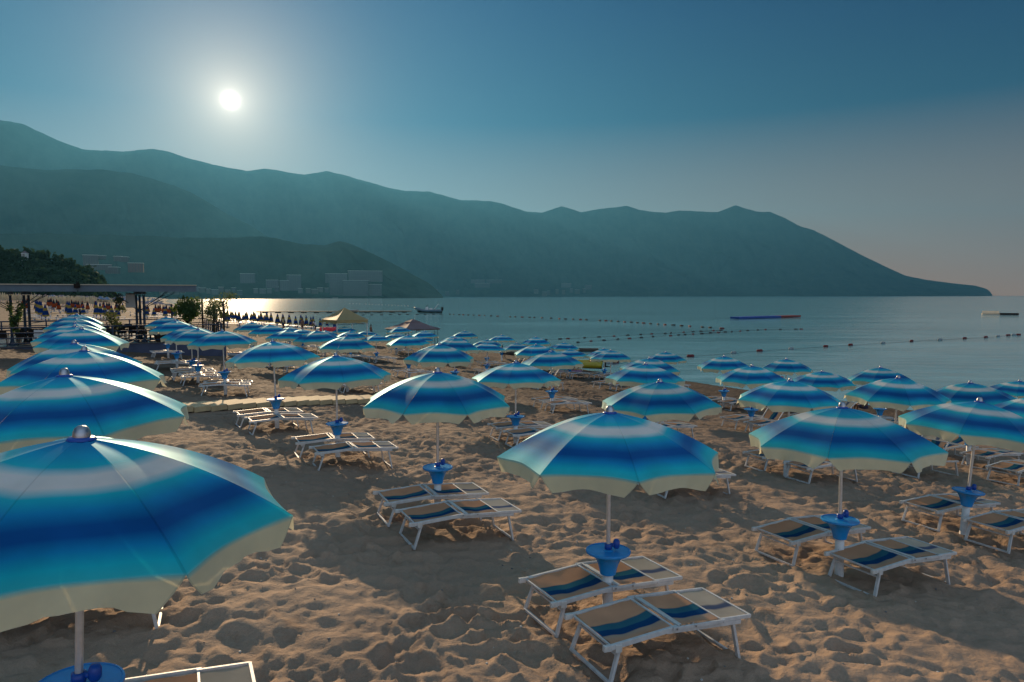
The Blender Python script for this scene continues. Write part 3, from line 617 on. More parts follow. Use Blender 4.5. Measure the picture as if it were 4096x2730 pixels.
BUOYS_3 = [(8.8,90.9),(10.8,93.2),(12.8,95.0),(15.1,97.4),(17.1,99.2),(19.2,101.2),(21.4,103.5),(24.6,105.8),(26.3,107.6),(27.6,108.8),(29.3,110.3),(31.0,111.5),(33.0,113.6),(34.8,114.9),(31.2,111.9),(33.2,114.1),(34.9,115.4),(36.4,116.4),(37.8,117.3),(39.9,119.2),(41.9,121.2),(44.4,123.2),(46.4,124.8),(49.3,125.3),(52.4,125.9),(53.4,125.9)]
BUOYS_4 = [(8.9,62.5),(9.6,63.1),(18.2,69.4),(23.9,73.4),(27.6,75.9),(32.4,79.0),(38.0,82.5),(42.2,84.9),(48.1,88.3),(53.9,91.9),(59.6,94.9),(65.1,98.0),(69.8,100.4),(73.1,102.5),(76.5,105.1),(78.2,106.2),(79.2,106.6)]
BUOYS_5 = [(-136.4,575.5),(-131.2,564.8),(-126.2,554.5),(-121.3,544.5),(-116.7,534.9),(-112.1,525.6),(-107.8,516.7),(-103.6,508.0),(-99.5,499.6),(-95.6,491.5),(-91.8,483.7),(-88.1,476.1),(-84.5,468.7),(-81.0,461.6),(-77.7,454.7),(-74.4,447.9),(-71.2,441.4),(-68.2,435.1),(-65.2,428.9)]
BUOYS_6 = [(-58.6,266.1),(-56.3,267.5),(-53.9,269.0),(-51.7,270.5),(-49.5,273.5),(-47.4,275.0),(-45.3,276.5)]


AXB = R(26)
row_name = dict(L='left row', M='middle row', R='row right of the middle', S='', T='')
cnt = {}
tot_g = {}
for p in PARASOLS: tot_g[p[0]] = tot_g.get(p[0], 0) + 1
special = {('L', 1): 'biggest blue striped parasol, cut off by the lower left corner', ('M', 1): 'large blue striped parasol above the nearest pair of sunbeds',
           ('R', 1): 'blue striped parasol at the front of the right hand side, pole fully seen', ('L', 9): 'farthest blue striped parasol of the left row, against the terrace railing'}
def where(g, i):
    if g == 'L': return '%s in the left row' % ordn(i)
    if g == 'M': return '%s in the middle row' % ordn(i)
    if g == 'R': return '%s in the row right of the middle' % ordn(i)
    if g == 'S': return '%s from the left in the distant cluster' % ordn(i)
    return '%s from the left in the right seaside group' % ordn(i)
SEATS = {}   # (g, i) -> overrides
OVR = {('M', 1): (0.0, -.16, .00, .88), ('M', 2): (-.15, .05, -.10, 1.15), ('M', 3): (-.05, -.25, .15, .92), ('R', 1): (.40, -.80, .52, .42), ('L', 1): (.1, -.5, .5, .75)}
RAISED = {('S', 15): (2, 2), ('S', 12): (0, 2), ('S', 19): (2, 0), ('T', 2): (0, 2), ('T', 5): (0, 4), ('T', 7): (2, 2), ('S', 26): (0, 2), ('T', 10): (2, 0), ('S', 20): (2, 2), ('T', 8): (3, 0)}
used_p = [False] * len(protos); used_b = [False] * len(beds)
idx = {}
for n_, (g, x, y, zt) in enumerate(PARASOLS):
    idx[g] = idx.get(g, 0) + 1; i = idx[g]
    zg = gz(x, y); hs = min(max((zt - zg) / 2.46, .78), 1.10); zb_ = zt - 2.46 * hs
    if (g, i) == ('L', 1): hs = .985; zb_ = zt - 2.46 * hs
    k = n_ % len(protos); rz = rnd.uniform(0, math.pi / 4)
    fix = {('M', 1): R(4.5), ('M', 2): R(27), ('L', 1): R(8), ('R', 1): R(12), ('M', 3): R(22)}
    rz = fix.get((g, i), rz)
    tx, ty = rnd.uniform(-.035, .035), rnd.uniform(-.03, .03)
    if (g, i) == ('L', 1): tx, ty = 0.0, 0.05
    lean = rnd.random() < .12 and g not in 'LM'
    if lean: ty += .07
    lab = special.get((g, i)) or {'L': 'blue striped beach parasol, ' + where(g, i) + ' beside the terrace', 'M': 'blue striped beach parasol, ' + where(g, i) + ' leading to the terrace wall',
          'R': 'blue striped beach parasol, ' + where(g, i), 'S': 'small blue striped parasol, ' + where(g, i), 'T': 'blue striped parasol, ' + where(g, i)}[g]
    # tilt about the base, keep the top where it was surveyed
    L_ = 2.46 * hs; ox, oy = math.sin(ty) * L_, -math.sin(tx) * L_
    loc = (x - ox, y - oy, zb_); rot = (tx, ty, rz)
    if not used_p[k]:
        o = protos[k]; o.location = loc; o.rotation_euler = rot; o.scale = (1, 1, hs); used_p[k] = True
        tag(o, lab, 'parasol', 'open blue striped beach parasols')
    else: o = dup(protos[k], loc, rot, lab, 'open blue striped beach parasols', (1, 1, hs))
    # pair of sunbeds either side of the pole
    if g == 'S' and y > 58 and i % 3 == 0: continue
    al1, n1, al2, n2 = OVR.get((g, i), ((.0, -.32, .05, .80) if g in 'LM' else (.35, -.72, .45, .48)))
    if (g, i) not in OVR: al1 += rnd.uniform(-.15, .15); al2 += rnd.uniform(-.15, .15); n1 += rnd.uniform(-.06, .06)
    axd = AXB + (rnd.uniform(-.09, .09) if (g, i) not in OVR else 0)
    ax_ = Vector((math.cos(axd), math.sin(axd))); nn = Vector((ax_.y, -ax_.x))
    rb = RAISED.get((g, i), (0, 0))
    for q, (al, ns) in enumerate(((al1, n1), (al2, n2))):
        bx, by = x + ax_.x * al + nn.x * ns, y + ax_.y * al + nn.y * ns
        if float(ground_np(np.array([bx]), np.array([by]))[1][0]) < 1.0: continue
        za, zbk = gz(bx - ax_.x * .75, by - ax_.y * .75), gz(bx + ax_.x * .75, by + ax_.y * .75)
        zl, zr_ = gz(bx - nn.x * .3, by - nn.y * .3), gz(bx + nn.x * .3, by + nn.y * .3)
        pitch = -math.atan2(zbk - za, 1.5); roll = math.atan2(zl - zr_, .6)
        rot = Euler((roll, pitch, axd + rnd.uniform(-.03, .03)), 'XYZ')
        b = rb[q]
        if b == 0: b = rnd.randrange(2)
        side = 'far side' if q == 0 else 'near side'
        st_ = {0: 'flat ', 1: 'flat ', 2: 'raised ', 3: 'half raised ', 4: 'raised '}[b]
        lab = st_ + 'white framed sunbed on the %s of the parasol ' % side
        if (g, i) == ('M', 1): lab = 'nearest fully visible sunbed, tan and navy, right of the pole' if q else 'tan and navy sunbed behind the nearest full pair\'s pole'
        elif g == 'R': lab = 'white sunbed, %s of the parasol %s' % (side, where(g, i))
        else: lab = 'white sunbed, %s of parasol %s' % (side, where(g, i))
        loc = (bx, by, gz(bx, by) + .035)
        if not used_b[b]:
            o = beds[b]; o.location = loc; o.rotation_euler = rot; used_b[b] = True; tag(o, lab, 'sunbed', 'sunbeds standing in pairs under the parasols')
        else: dup(beds[b], loc, rot, lab, 'sunbeds standing in pairs under the parasols')
def drop(root):
    for c in list(root.children_recursive): bpy.data.objects.remove(c, do_unlink=True)
    bpy.data.objects.remove(root, do_unlink=True)
for u_, r_ in list(zip(used_b, beds)) + list(zip(used_p, protos)):
    if not u_: drop(r_)

# ---------------------------------------------------------------- boardwalk
M_plank = mat('sandy_concrete_slab', (.56, .42, .23), .8, 0, .4, .22, 2.5, .004, 60)
bw = MB(); pp = [Vector((p[0], p[1])) for p in PATH]
acc = []; 
for a, b in zip(pp[:-1], pp[1:]):
    L_ = (b - a).length; n_ = int(L_ / .5)
    for k in range(n_): acc.append(((a + (b - a) * ((k + .5) / n_)), math.atan2((b - a).y, (b - a).x), L_ / n_))
for k, (c, a, l_) in enumerate(acc):
    a += rnd.uniform(-.012, .012); w_ = 1.25
    bw.box((c.x, c.y, gz(c.x, c.y) + .09 + rnd.uniform(-.004, .008)), (l_ - .025, w_, .17), a)
o = bw.build('boardwalk', M_plank, bevel=.006); tag(o, 'pale narrow boardwalk of sandy slabs crossing the beach between parasol rows', 'boardwalk')

# ---------------------------------------------------------------- terrace
TA = Vector((-31.0, 42.0)); tt2 = Vector((.875, .484)); tn2 = Vector((-.484, .875)); TZ = .73; TANG = math.atan2(.484, .875)
def tp(k, d, z): p = TA + tt2 * k + tn2 * d; return (p.x, p.y, z)
M_wall = mat('dark_terrace_wall', (.075, .085, .13), .85, 0, .2, .2, 1.5, .004, 30)
M_floor = mat('wet_terrace_floor', (.10, .10, .10), .25, 0, .5, .3, 1.2)
M_rail = mat('blue_grey_painted_steel', (.018, .04, .075), .6, .1, .4, .15, 8)
M_dark = mat('dark_wicker', (.02, .014, .011), .75, 0, .15, .3, 30)
M_cloth = mat('white_table_cloth', (.62, .62, .60), .8, 0, .2)
M_awn = mat('grey_white_awning', (.13, .17, .20), .7, 0, .3, .1, 2, trans=.12)
M_lip = mat('cream_metal_edge', (.45, .38, .27), .4, .3, .4)
t = empty('terrace', tp(0, 0, TZ)); tag(t, 'raised restaurant terrace with dark wall and shiny floor behind the parasols', 'terrace')
def inv(mb, root):   # mesh coordinates are given in the world: move them to the root
    mw = Matrix.Translation(root.location) @ Euler(root.rotation_euler).to_matrix().to_4x4(); mi = mw.inverted()
    mb.v = [tuple(mi @ Vector(v)) for v in mb.v]; return mb
def obox(mb, k0, k1, d0, d1, z0, z1, mi=0):
    c = TA + tt2 * ((k0 + k1) / 2) + tn2 * ((d0 + d1) / 2); return mb.box((c.x, c.y, (z0 + z1) / 2), (k1 - k0, d1 - d0, z1 - z0), TANG, mi)
inv(obox(MB(), -14, 12.4, .0, .3, -1.6, TZ - .05), t).build('wall', M_wall, t)
inv(obox(MB(), 12.1, 12.4, .3, 14, -1.8, TZ - .05), t).build('side_wall', M_wall, t)
inv(obox(MB(), -14.1, 12.48, -.08, 14, TZ - .05, TZ + .004), t).build('floor', M_floor, t)
def railing(p0, p1, label, nposts, post_h=1.2, heights=(.18, .5, .82, 1.15)):
    a, b = Vector(p0), Vector(p1); r = empty('railing', tuple(a)); tag(r, label, 'railing', 'railings around the terrace')
    for h in heights:
        m = MB().tube([a + Vector((0, 0, h)), b + Vector((0, 0, h))], .048 if h > 1.1 else .036, 8); inv(m, r).build('rail', M_rail, r, smooth=True)
    for i in range(nposts):
        q = a + (b - a) * (i / (nposts - 1)); inv(MB().box((q.x, q.y, q.z + post_h / 2 - .1), (.10, .10, post_h + .2), TANG), r).build('post', M_rail, r)
railing(tp(-13, .05, TZ), tp(8.6, .05, TZ), 'blue grey railing of four bars along the front edge of the terrace', 8)
railing(tp(-8, 13.6, TZ), tp(12.2, 13.6, TZ), 'blue grey railing closing the far back side of the terrace', 8, heights=(.45, .8, 1.15))
railing(tp(12.3, 2.2, TZ), tp(12.3, 13.2, TZ), 'timber railing down the seaward right side of the terrace', 8, heights=(.25, .55, .85, 1.15))
railing(tp(10.2, .6, TZ), tp(12.2, .6, TZ), 'short piece of railing beside the terrace bushes', 2, heights=(.45, 1.1))
# awnings on central posts
def awning(kc, label, hw):
    r = empty('awning', tp(kc, 2.6, TZ)); tag(r, label, 'awning', 'flat awnings over the terrace'); zt = 4.33
    inv(obox(MB(), kc - hw, kc + hw, .25, 5.0, zt + .17, zt + .20), r).build('canopy', M_awn, r)
    inv(obox(MB(), kc - hw, kc + hw, .16, .24, zt - .20, zt + .21), r).build('fascia', M_awn, r)
    inv(obox(MB(), kc - hw - .02, kc + hw + .03, .08, .28, zt + .215, zt + .275), r).build('front_lip', M_lip, r, bevel=.01)
    inv(obox(MB(), kc - hw, kc + hw, 4.95, 5.05, zt - .06, zt + .21), r).build('fascia', M_awn, r)
    inv(obox(MB(), kc - hw + .1, kc + hw - 1.2, 2.45, 2.75, zt - .12, zt + .16), r).build('beam', M_awn, r)
    for dk, dd in ((-.15, 1.6), (.35, 3.4), (.55, 3.9)) if kc < 3 else ((-.2, 3.4), (.25, 1.6), (.02, 3.9)):
        x, y, z = tp(kc + dk, dd, TZ)
        m = MB().lathe([(.26, 0), (.25, .03), (.15, .12), (.10, .3), (.085, .5), (.075, zt - TZ - .5), (.09, zt - TZ - .42)], 14, (x, y, z)); inv(m, r).build('post', M_rail, r, smooth=True)
        inv(MB().box((x, y, zt - .2), (.32, .3, .36), TANG), r).build('post_head', M_awn, r, bevel=.02)
    for s in (-1, 1):
        for dd, e in ((1.6, 1.9), (1.6, 2.6), (3.4, 2.1)):
            p0, p1, p2, p3 = Vector(tp(kc, dd, zt - 1.5)), Vector(tp(kc + s * e * .35, dd - .3, zt - .95)), Vector(tp(kc + s * e * .72, dd - .7, zt - .42)), Vector(tp(kc + s * e, dd - 1.0, zt + .15))
            inv(MB().tube([p0, p1, p2, p3], .022, 6), r).build('strut', M_rail, r)
awning(.1, 'grey white flat awning over the left half of the terrace', 3.55)
awning(7.15, 'grey white flat awning over the right half of the terrace, nearest the sea', 3.45)
awning(-7.1, 'grey white flat awning at the left edge, mostly out of frame', 3.55)
m = MB().box((0, 0, 0), (.30, .18, .26)); m.box((0, 0, .17), (.06, .06, .2)); m.box((.1, 0, .17), (.04, .04, .2))
o = m.build('floodlight', M_dark); o.location = tp(3.65, .0, 4.5); tag(o, 'small black floodlight clamped where the two awnings meet', 'floodlight')
m = MB().box((0, 0, 0), (.62, .5, .95), taper=.85); o = m.build('loudspeaker', mat('grey_speaker_case', (.35, .34, .30), .6), bevel=.05); o.location = tp(6.6, 1.5, 3.55); o.rotation_euler = (R(8), 0, TANG)
tag(o, 'grey box loudspeaker hanging from the right awning post', 'loudspeaker')
# tables and chairs
def table(k, d, label, white):
    r = empty('dining_table', tp(k, d, TZ + .004), TANG); tag(r, label, 'table', 'tables on the terrace')
    MB().box((0, 0, .74), (1.3, .8, .04)).build('tabletop', M_cloth if white else M_dark, r, bevel=.01)
    for sx in (-.55, .55):
        for sy in (-.32, .32): MB().box((sx, sy, .36), (.06, .06, .72)).build('leg', M_cloth if white else M_dark, r)
    return r
def chair(first):
    r = empty('terrace_chair', (0, 0, 0)); mt = first
    MB().box((0, 0, .45), (.50, .50, .06)).build('seat', mt, r, bevel=.015)
    m = MB(); m.box((0, .23, .72), (.50, .05, .50)); m.build('backrest', mt, r, bevel=.015)
    m = MB()
    for s in (-1, 1): m.box((s * .245, .0, .66), (.05, .48, .04)); m.box((s * .245, -.22, .55), (.04, .04, .2))
    m.build('armrest', mt, r)
    for sx in (-.22, .22):
        for sy in (-.22, .22): MB().bar((sx, sy, .43), (sx * 1.12, sy * 1.12, 0), .04, .04).build('leg', mt, r)
    return r
M_white = mat('white_plastic_furniture', (.6, .6, .58), .5)
chd, chw = chair(M_dark), chair(M_white); bpy.context.view_layer.update(); used = {0: False, 1: False}
def place_chair(k, d, rz, white, label):
    pr = chw if white else chd; loc = tp(k, d, TZ + .004)
    if not used[white]:
        used[white] = True; pr.location = loc; pr.rotation_euler = (0, 0, TANG + rz); tag(pr, label, 'chair', 'chairs at the terrace tables')
    else: dup(pr, loc, TANG + rz, label, 'chairs at the terrace tables')
tabs = [(-2.6, 1.8, 1), (-.9, 2.2, 1), (1.8, 1.6, 1), (1.9, 5.2, 0), (4.6, 4.5, 0), (5.0, 1.9, 1), (7.6, 2.4, 0), (4.0, 8.6, 0), (8.4, 7.2, 0), (-3, 6.4, 0), (6.3, 5.6, 0), (6.0, 8.7, 0), (9.7, 4.0, 0), (.6, 3.6, 0)]
for i, (k, d, wt) in enumerate(tabs):
    loc_ = ['at the left edge of the terrace', 'behind the left awning post', 'in the open bay behind the far left parasols', 'in the second line behind the left awning', 'in the second line between the awning posts', 'just behind the front railing between the awnings',
            'by the right awning post', 'near the back railing, centre', 'near the back railing, right', 'near the back railing, left', 'in the third line, left of the right post', 'before the back railing, right of centre', 'beside the big dark bush', 'between the left posts and the open bay'][i]
    table(k, d, '%s dining table %s' % ('white topped' if wt else 'dark', loc_), wt)
    place_chair(k - .35, d - .75, math.pi, wt and i < 3, '%s chair, front left of table %s' % ('white' if wt and i < 3 else 'dark', loc_))
    place_chair(k + .35, d - .78, math.pi + .1, 0, 'dark chair, front right of table %s' % loc_)
    place_chair(k - .3, d + .75, 0, 0, 'dark chair, far left of table %s' % loc_)
    if i % 2 == 0: place_chair(k + .35, d + .72, 0, wt and i < 3, '%s chair, far right of table %s' % ('white' if wt and i < 3 else 'dark', loc_))
# plants
def shrub(name, loc, rx, rz, n, size, label, mt, seed, pot=None, trunk=0.0, cone=False, cat='plant'):
    rg = np.random.RandomState(seed); r = empty(name, loc); tag(r, label, cat)
    base = 0
    if pot:
        MB().lathe([(pot * .62, 0), (pot * .7, .02), (pot * .95, pot * 1.1), (pot * 1.05, pot * 1.15), (pot * .98, pot * 1.2), (pot * .9, pot * 1.1), (0, pot * 1.08)], 16).build('pot', mat('brown_plant_pot', (.05, .03, .02), .7), r, smooth=True); base = pot
    m = MB()
    for k in range(5):
        a = k * 1.25 + rg.rand(); q = rx * .5; h = base + trunk + rz * .5
        m.tube([(0, 0, base * .9), (q * .3 * math.cos(a), q * .3 * math.sin(a), base + trunk * .7 + .1), (q * math.cos(a), q * math.sin(a), h)], [.045 + trunk * .01, .03, .01], 5)
    m.build('stem', M_bark, r)
    c = MB(); nb = 7
    for k in range(nb):
        d = rg.randn(3) * np.array([rx, rx, rz]) * .32
        leaf_cloud(c, (d[0], d[1], base + trunk + rz * .18 + d[2] * .8), rx * rg.uniform(.4, .75), rz * rg.uniform(.35, .65), n // nb, size, rg, shell=.3)
    c.build('foliage', mt, r); return r
shrub('olive_tree', tp(10.25, 1.8, TZ), 1.55, 2.55, 4200, .07, 'dense dark bush in a tub at the right end of the terrace', M_leaf, 1, pot=.35)
shrub('olive_tree', tp(12.6, 5.4, -.3), 1.3, 1.9, 1100, .06, 'thin olive tree with two bare stems against the glitter', M_olive, 2, trunk=2.4)
shrub('olive_tree', tp(12.0, 3.2, -.3), 1.0, 1.7, 700, .06, 'small feathery olive tree beside the tall terrace post', M_olive, 12, trunk=2.3)
shrub('potted_shrub', tp(8.3, .5, TZ), .55, .65, 1100, .045, 'low bright green potted shrub by the end of the front railing', M_leaf, 3, pot=.42)
shrub('climbing_plant', tp(.25, 1.2, TZ + 1.0), .42, 1.6, 700, .06, 'leafy climber on the left awning posts', M_leaf, 4)
shrub('hanging_plant', tp(5.9, 1.2, TZ + 2.3), .42, 1.2, 420, .05, 'bright hanging plant by the right awning post', M_olive, 6)
shrub('bamboo_plant', tp(5.4, 3.6, TZ), .8, 2.2, 800, .06, 'thin grey green plant left of the right awning post', M_olive, 8, pot=.3)
shrub('bamboo_plant', tp(-2.4, 1.2, TZ + .8), .5, 1.7, 500, .06, 'leafy plant at the far left edge of the terrace', M_leaf, 9)
for q, (k, d, h, lb) in enumerate(((12.3, .2, 2.75, 'tall timber post at the right front corner of the terrace'), (11.2, 3.4, 2.9, 'timber trellis post with olive branches around it'), (12.0, 3.9, 2.4, 'shorter timber post between trellis and corner post'), (9.3, 6.4, 2.5, 'dark post standing right of the awning'), (3.4, 6.0, 2.2, 'dark post standing alone between the awnings'))):
    x, y, z = tp(k, d, TZ - .3); m = MB().tube([(0, 0, 0), (.01, 0, h * .5), (0, 0, h + .3)], [.075, .07, .065], 10); o = m.build('timber_post', M_bark if q < 3 else M_rail, smooth=False)
    o.location = (x, y, z); tag(o, lb, 'post', 'posts on the terrace')
m = MB().lathe([(.05, 0), (.05, .7), (.12, .8), (.34, 1.0), (.42, 1.25), (.40, 1.26), (.3, 1.02), (0, .9)], 14); m.tube([(-.42, 0, 1.22), (-.62, 0, 1.34)], .03, 6); m.tube([(.42, 0, 1.22), (.62, 0, 1.34)], .03, 6)
o = m.build('fire_bowl', M_dark, smooth=True); o.location = tp(10.4, 6.6, TZ + .3); tag(o, 'black iron bowl with two horn shaped handles on a stand', 'fire bowl')

# ---------------------------------------------------------------- closed parasols
def cloth_mat(name, stops, trans=.25): return ramp_fabric(name, stops, trans=trans, rough=.8, spec=.2)
NB = (.010, .045, .20); YE = (.42, .30, .06); OR = (.40, .07, .015); BR = (.03, .03, .05)
M_cb = cloth_mat('blue_yellow_cloth', [(0, NB), (.30, NB), (.34, YE), (.52, YE), (.56, NB), (.86, NB), (.90, YE), (1, YE)])
M_co = cloth_mat('orange_navy_cloth', [(0, OR), (.12, OR), (.18, BR), (.50, BR), (.56, OR), (.88, OR), (.92, (.08, .03, .02)), (1, (.08, .03, .02))])
M_cc = cloth_mat('cream_cloth', [(0, (.70, .62, .44)), (1, (.62, .54, .38))], .45)
def closed_proto(mt, L_, top, wid):
    r = empty('closed_parasol'); m = MB(); uv = []; n = 20; vs_ = []; seg = 9
    for j in range(seg + 1):
        s = j / seg; rr_ = .03 + wid * s ** .85 * (1 - .12 * s ** 4)
        for k in range(n):
            a = 2 * math.pi * k / n; q = rr_ * (1 + .22 * math.cos(5 * a + s * 1.2) * s); vs_.append((q * math.cos(a), q * math.sin(a), top - L_ * s - (.04 * (k % 4 == 0) if j == seg else 0))); uv.append((k / n, s))
    m.add(vs_, [(j * n + k, (j + 1) * n + k, (j + 1) * n + (k + 1) % n, j * n + (k + 1) % n) for j in range(seg) for k in range(n)])
    o = m.build('canopy', mt, r, smooth=True); set_uv(o, uv)
    MB().tube([(0, 0, -.6), (0, 0, top + .05)], .022, 6).build('pole', M_alu, r)
    MB().lathe([(.05, 0), (.05, .45), (.09, .52), (.2, .58), (.21, .6), (0, .6)], 12).build('tray_table', M_darkblue, r, smooth=True)
    return r
def put_closed(lst, proto, top, lab, grp):
    bpy.context.view_layer.update()
    lst2 = sorted(lst, key=lambda p: p[0] / p[1])
    for n_, (x, y, z) in enumerate(lst2):
        g = gz(x, y); hs = min(max((z - g) / top, .8), 1.15); lb = lab % ordn(n_ + 1)
        rot = (rnd.uniform(-.03, .03), rnd.uniform(-.03, .03), rnd.uniform(0, 6)); loc = (x, y, z - top * hs)
        if n_ == 0: proto.location = loc; proto.rotation_euler = rot; proto.scale = (1, 1, hs); tag(proto, lb, 'closed parasol', grp)
        else: dup(proto, loc, rot, lb, grp, (1, 1, hs))
put_closed(CLOSED_BLUE, closed_proto(M_cb, 1.65, 2.3, .36), 2.3, 'folded blue and yellow parasol, %s from the left of its kind', 'folded blue and yellow parasols')
put_closed(CLOSED_ORANGE, closed_proto(M_co, 1.55, 2.25, .36), 2.25, 'folded orange and dark parasol, %s from the left of its kind', 'folded orange and dark parasols')
put_closed(CLOSED_CREAM, closed_proto(M_cc, 1.9, 2.6, .48), 2.6, 'folded cream parasol in the far field, %s from the left', 'folded cream parasols in the far field')

# ---------------------------------------------------------------- tents
M_gold = mat('golden_tent_fabric', (.40, .32, .15), .55, 0, .4, .12, 1.5, trans=.3, tcol=(.5, .38, .12))
M_mauve = mat('mauve_tent_fabric', (.23, .19, .20), .7, 0, .2, .15, 1.5, trans=.3, tcol=(.45, .25, .12))
def pyramid(h, z0, z1, top=.0, n=8, sag=.12):
    m = MB()
    for s in range(4):
        a = s * math.pi / 2; vs_ = []
        for j in range(n + 1):
            t_ = j / n
            for k in range(n + 1):
                u = k / n * 2 - 1; w_ = h * (1 - t_) + top * t_; x, y = u * w_, -w_; z = z0 + (z1 - z0) * t_ - sag * math.sin(math.pi * t_) * (.4 + .6 * (1 - u * u))
                vs_.append((x * math.cos(a) - y * math.sin(a), x * math.sin(a) + y * math.cos(a), z))
        m.add(vs_, [(j * (n + 1) + k, j * (n + 1) + k + 1, (j + 1) * (n + 1) + k + 1, (j + 1) * (n + 1) + k) for j in range(n) for k in range(n)])
    return m
def skirt(h, z0, d):
    m = MB()
    for s in range(4):
        a = s * math.pi / 2; vs_ = []
        for k in range(13):
            u = k / 6 - 1; x, y = u * h, -h
            for z in (z0, z0 - d * (1 + .15 * math.sin(k * 1.7))): vs_.append((x * math.cos(a) - y * math.sin(a), x * math.sin(a) + y * math.cos(a), z))
        m.add(vs_, [(2 * k, 2 * k + 1, 2 * k + 3, 2 * k + 2) for k in range(12)])
    return m
r = empty('gazebo_tent', (-15.5, 63.2, gz(-15.5, 63.2)), R(40)); tag(r, 'golden peaked gazebo tent standing by the water, sunlight on its left slope', 'tent')
pyramid(1.55, 2.85, 3.95, sag=.08).build('roof', M_gold, r, smooth=True); skirt(1.56, 2.85, .28).build('valance', M_gold, r)
for sx in (-1, 1):
    for sy in (-1, 1): MB().box((sx * 1.5, sy * 1.5, 1.35), (.06, .06, 3.1)).build('leg', M_alu, r)
m = MB()
for a, b in (((-1.5, -1.5), (1.5, -1.5)), ((1.5, -1.5), (1.5, 1.5)), ((1.5, 1.5), (-1.5, 1.5)), ((-1.5, 1.5), (-1.5, -1.5))): m.bar((a[0], a[1], 2.45), (b[0], b[1], 2.45), .04, .04)
m.build('truss', M_rail, r)
r = empty('pavilion_tent', (-10.2, 70.0, gz(-10.2, 70)), R(38)); tag(r, 'mauve canopy tent with two tier roof and open lattice posts near the water', 'tent')
zz = .5 - gz(-10.2, 70); pyramid(2.15, zz, zz + .72, top=.5, sag=.16).build('roof', M_mauve, r, smooth=True); pyramid(.62, zz + .70, zz + .98, sag=.02).build('vent_roof', M_mauve, r, smooth=True); skirt(2.0, zz, .1).build('valance', M_mauve, r)
for sx in (-1, 1):
    for sy in (-1, 1):
        m = MB()
        for q in (0, .35): m.box((sx * (1.85 - q), sy * 1.85, zz / 2 - .1), (.04, .04, zz + .2))
        for z in (.5, 1.0, 1.5, 2.0): m.box((sx * (1.85 - .175), sy * 1.85, z), (.35, .03, .03))
        m.build('post', M_rail, r)

# ---------------------------------------------------------------- boats, pier, rafts, buoys
def hull(L_, W_, H_, mt, name, parent, tubes=False, n=16):
    m = MB()
    if tubes:
        pts = []
        for k in range(n + 1):
            t_ = k / n; a = math.pi * (t_ - .5)
            if t_ < .36: x = -L_ / 2 + t_ / .36 * L_ * .62; y = W_ / 2
            elif t_ > .64: x = -L_ / 2 + (1 - t_) / .36 * L_ * .62; y = -W_ / 2
            else: b_ = (t_ - .36) / .28 * math.pi; x = L_ * .12 + math.sin(b_) * L_ * .38; y = W_ / 2 * math.cos(b_)
            z = H_ * .62 + max(0, x - L_ * .1) ** 1.6 * .11
            pts.append((x, y, z))
        m.tube(pts, [W_ * .10] + [W_ * .135] * (n - 1) + [W_ * .10], 12); m2 = MB()
        m2.box((-L_ * .03, 0, H_ * .42), (L_ * .86, W_ * .8, .08)); m2.add([(-L_ / 2, -W_ * .38, H_ * .5), (L_ * .2, -W_ * .38, H_ * .5), (L_ * .44, 0, H_ * .7), (L_ * .2, W_ * .38, H_ * .5), (-L_ / 2, W_ * .38, H_ * .5), (-L_ / 2, 0, 0), (L_ * .36, 0, .05)], [(0, 1, 6, 5), (1, 2, 6), (2, 3, 6), (3, 4, 5, 6), (0, 5, 4)])
        m2.build('hull', M_dark, parent)
        return m.build(name, mt, parent, smooth=True)
    st = 12; vs_ = []
    for k in range(st + 1):
        t_ = k / st; x = -L_ / 2 + L_ * t_; w_ = W_ / 2 * (1 - max(0, t_ - .45) ** 2 / .31); w_ = max(w_, .02); sh = H_ * (1 + .35 * max(0, t_ - .5) ** 1.5)
        for y, z in ((-w_, sh), (-w_ * .9, H_ * .45), (-w_ * .5, .05), (0, 0), (w_ * .5, .05), (w_ * .9, H_ * .45), (w_, sh), (w_ * .86, sh - .03), (w_ * .7, H_ * .3), (-w_ * .7, H_ * .3), (-w_ * .86, sh - .03)): vs_.append((x, y, z))
    q = 11; fs = [(k * q + j, k * q + (j + 1) % q, (k + 1) * q + (j + 1) % q, (k + 1) * q + j) for k in range(st) for j in range(q)]
    fs.append(tuple(range(q))); m.add(vs_, fs); return m.build(name, mt, parent, smooth=True)
r = empty('motor_dinghy', (5.3, 55.6, ZW + .28), R(170)); tag(r, 'yellow inflatable boat with black outboard drawn up at the waterline', 'boat')
M_yel = mat('yellow_rubber', (.42, .33, .02), .4, 0, .5, .12, 2); hull(4.1, 1.9, .62, M_yel, 'inflatable_tube', r, True)
MB().box((-1.1, 0, .72), (.10, .9, .7)).build('seat_back', mat('varnished_board', (.22, .09, .03), .5), r)
m = MB().tube([(.2, -.78, .86), (.3, -.78, .98), (.6, -.78, .98), (.7, -.78, .86)], .02, 6); m.build('grab_handle', M_dark, r)
m = MB().box((-2.2, 0, .78), (.34, .3, .42)); m.box((-2.3, 0, .42), (.12, .1, .5)); m.tube([(-2.15, 0, .22), (-2.7, 0, .2)], [.09, .03], 8); m.box((-2.7, 0, .2), (.04, .36, .1)); m.build('outboard_motor', M_dark, r, bevel=.02)
m = MB().tube([(-1.9, -1.17, .42), (1.0, -1.17, .42)], .03, 6); m.build('rubbing_strake', M_dark, r)
r = empty('motor_boat', (-31.0, 253.5, ZW + .05), R(180)); tag(r, 'grey rigid inflatable motor boat with radar arch moored at the pier end', 'boat')
M_greyrub = mat('grey_blue_rubber', (.10, .16, .19), .5, 0, .5, .1, 1); hull(10.2, 3.0, 1.3, M_greyrub, 'inflatable_tube', r, True)
MB().box((.6, 0, 1.5), (1.2, 1.1, 1.5), taper=.7).build('console', M_white, r, bevel=.1)
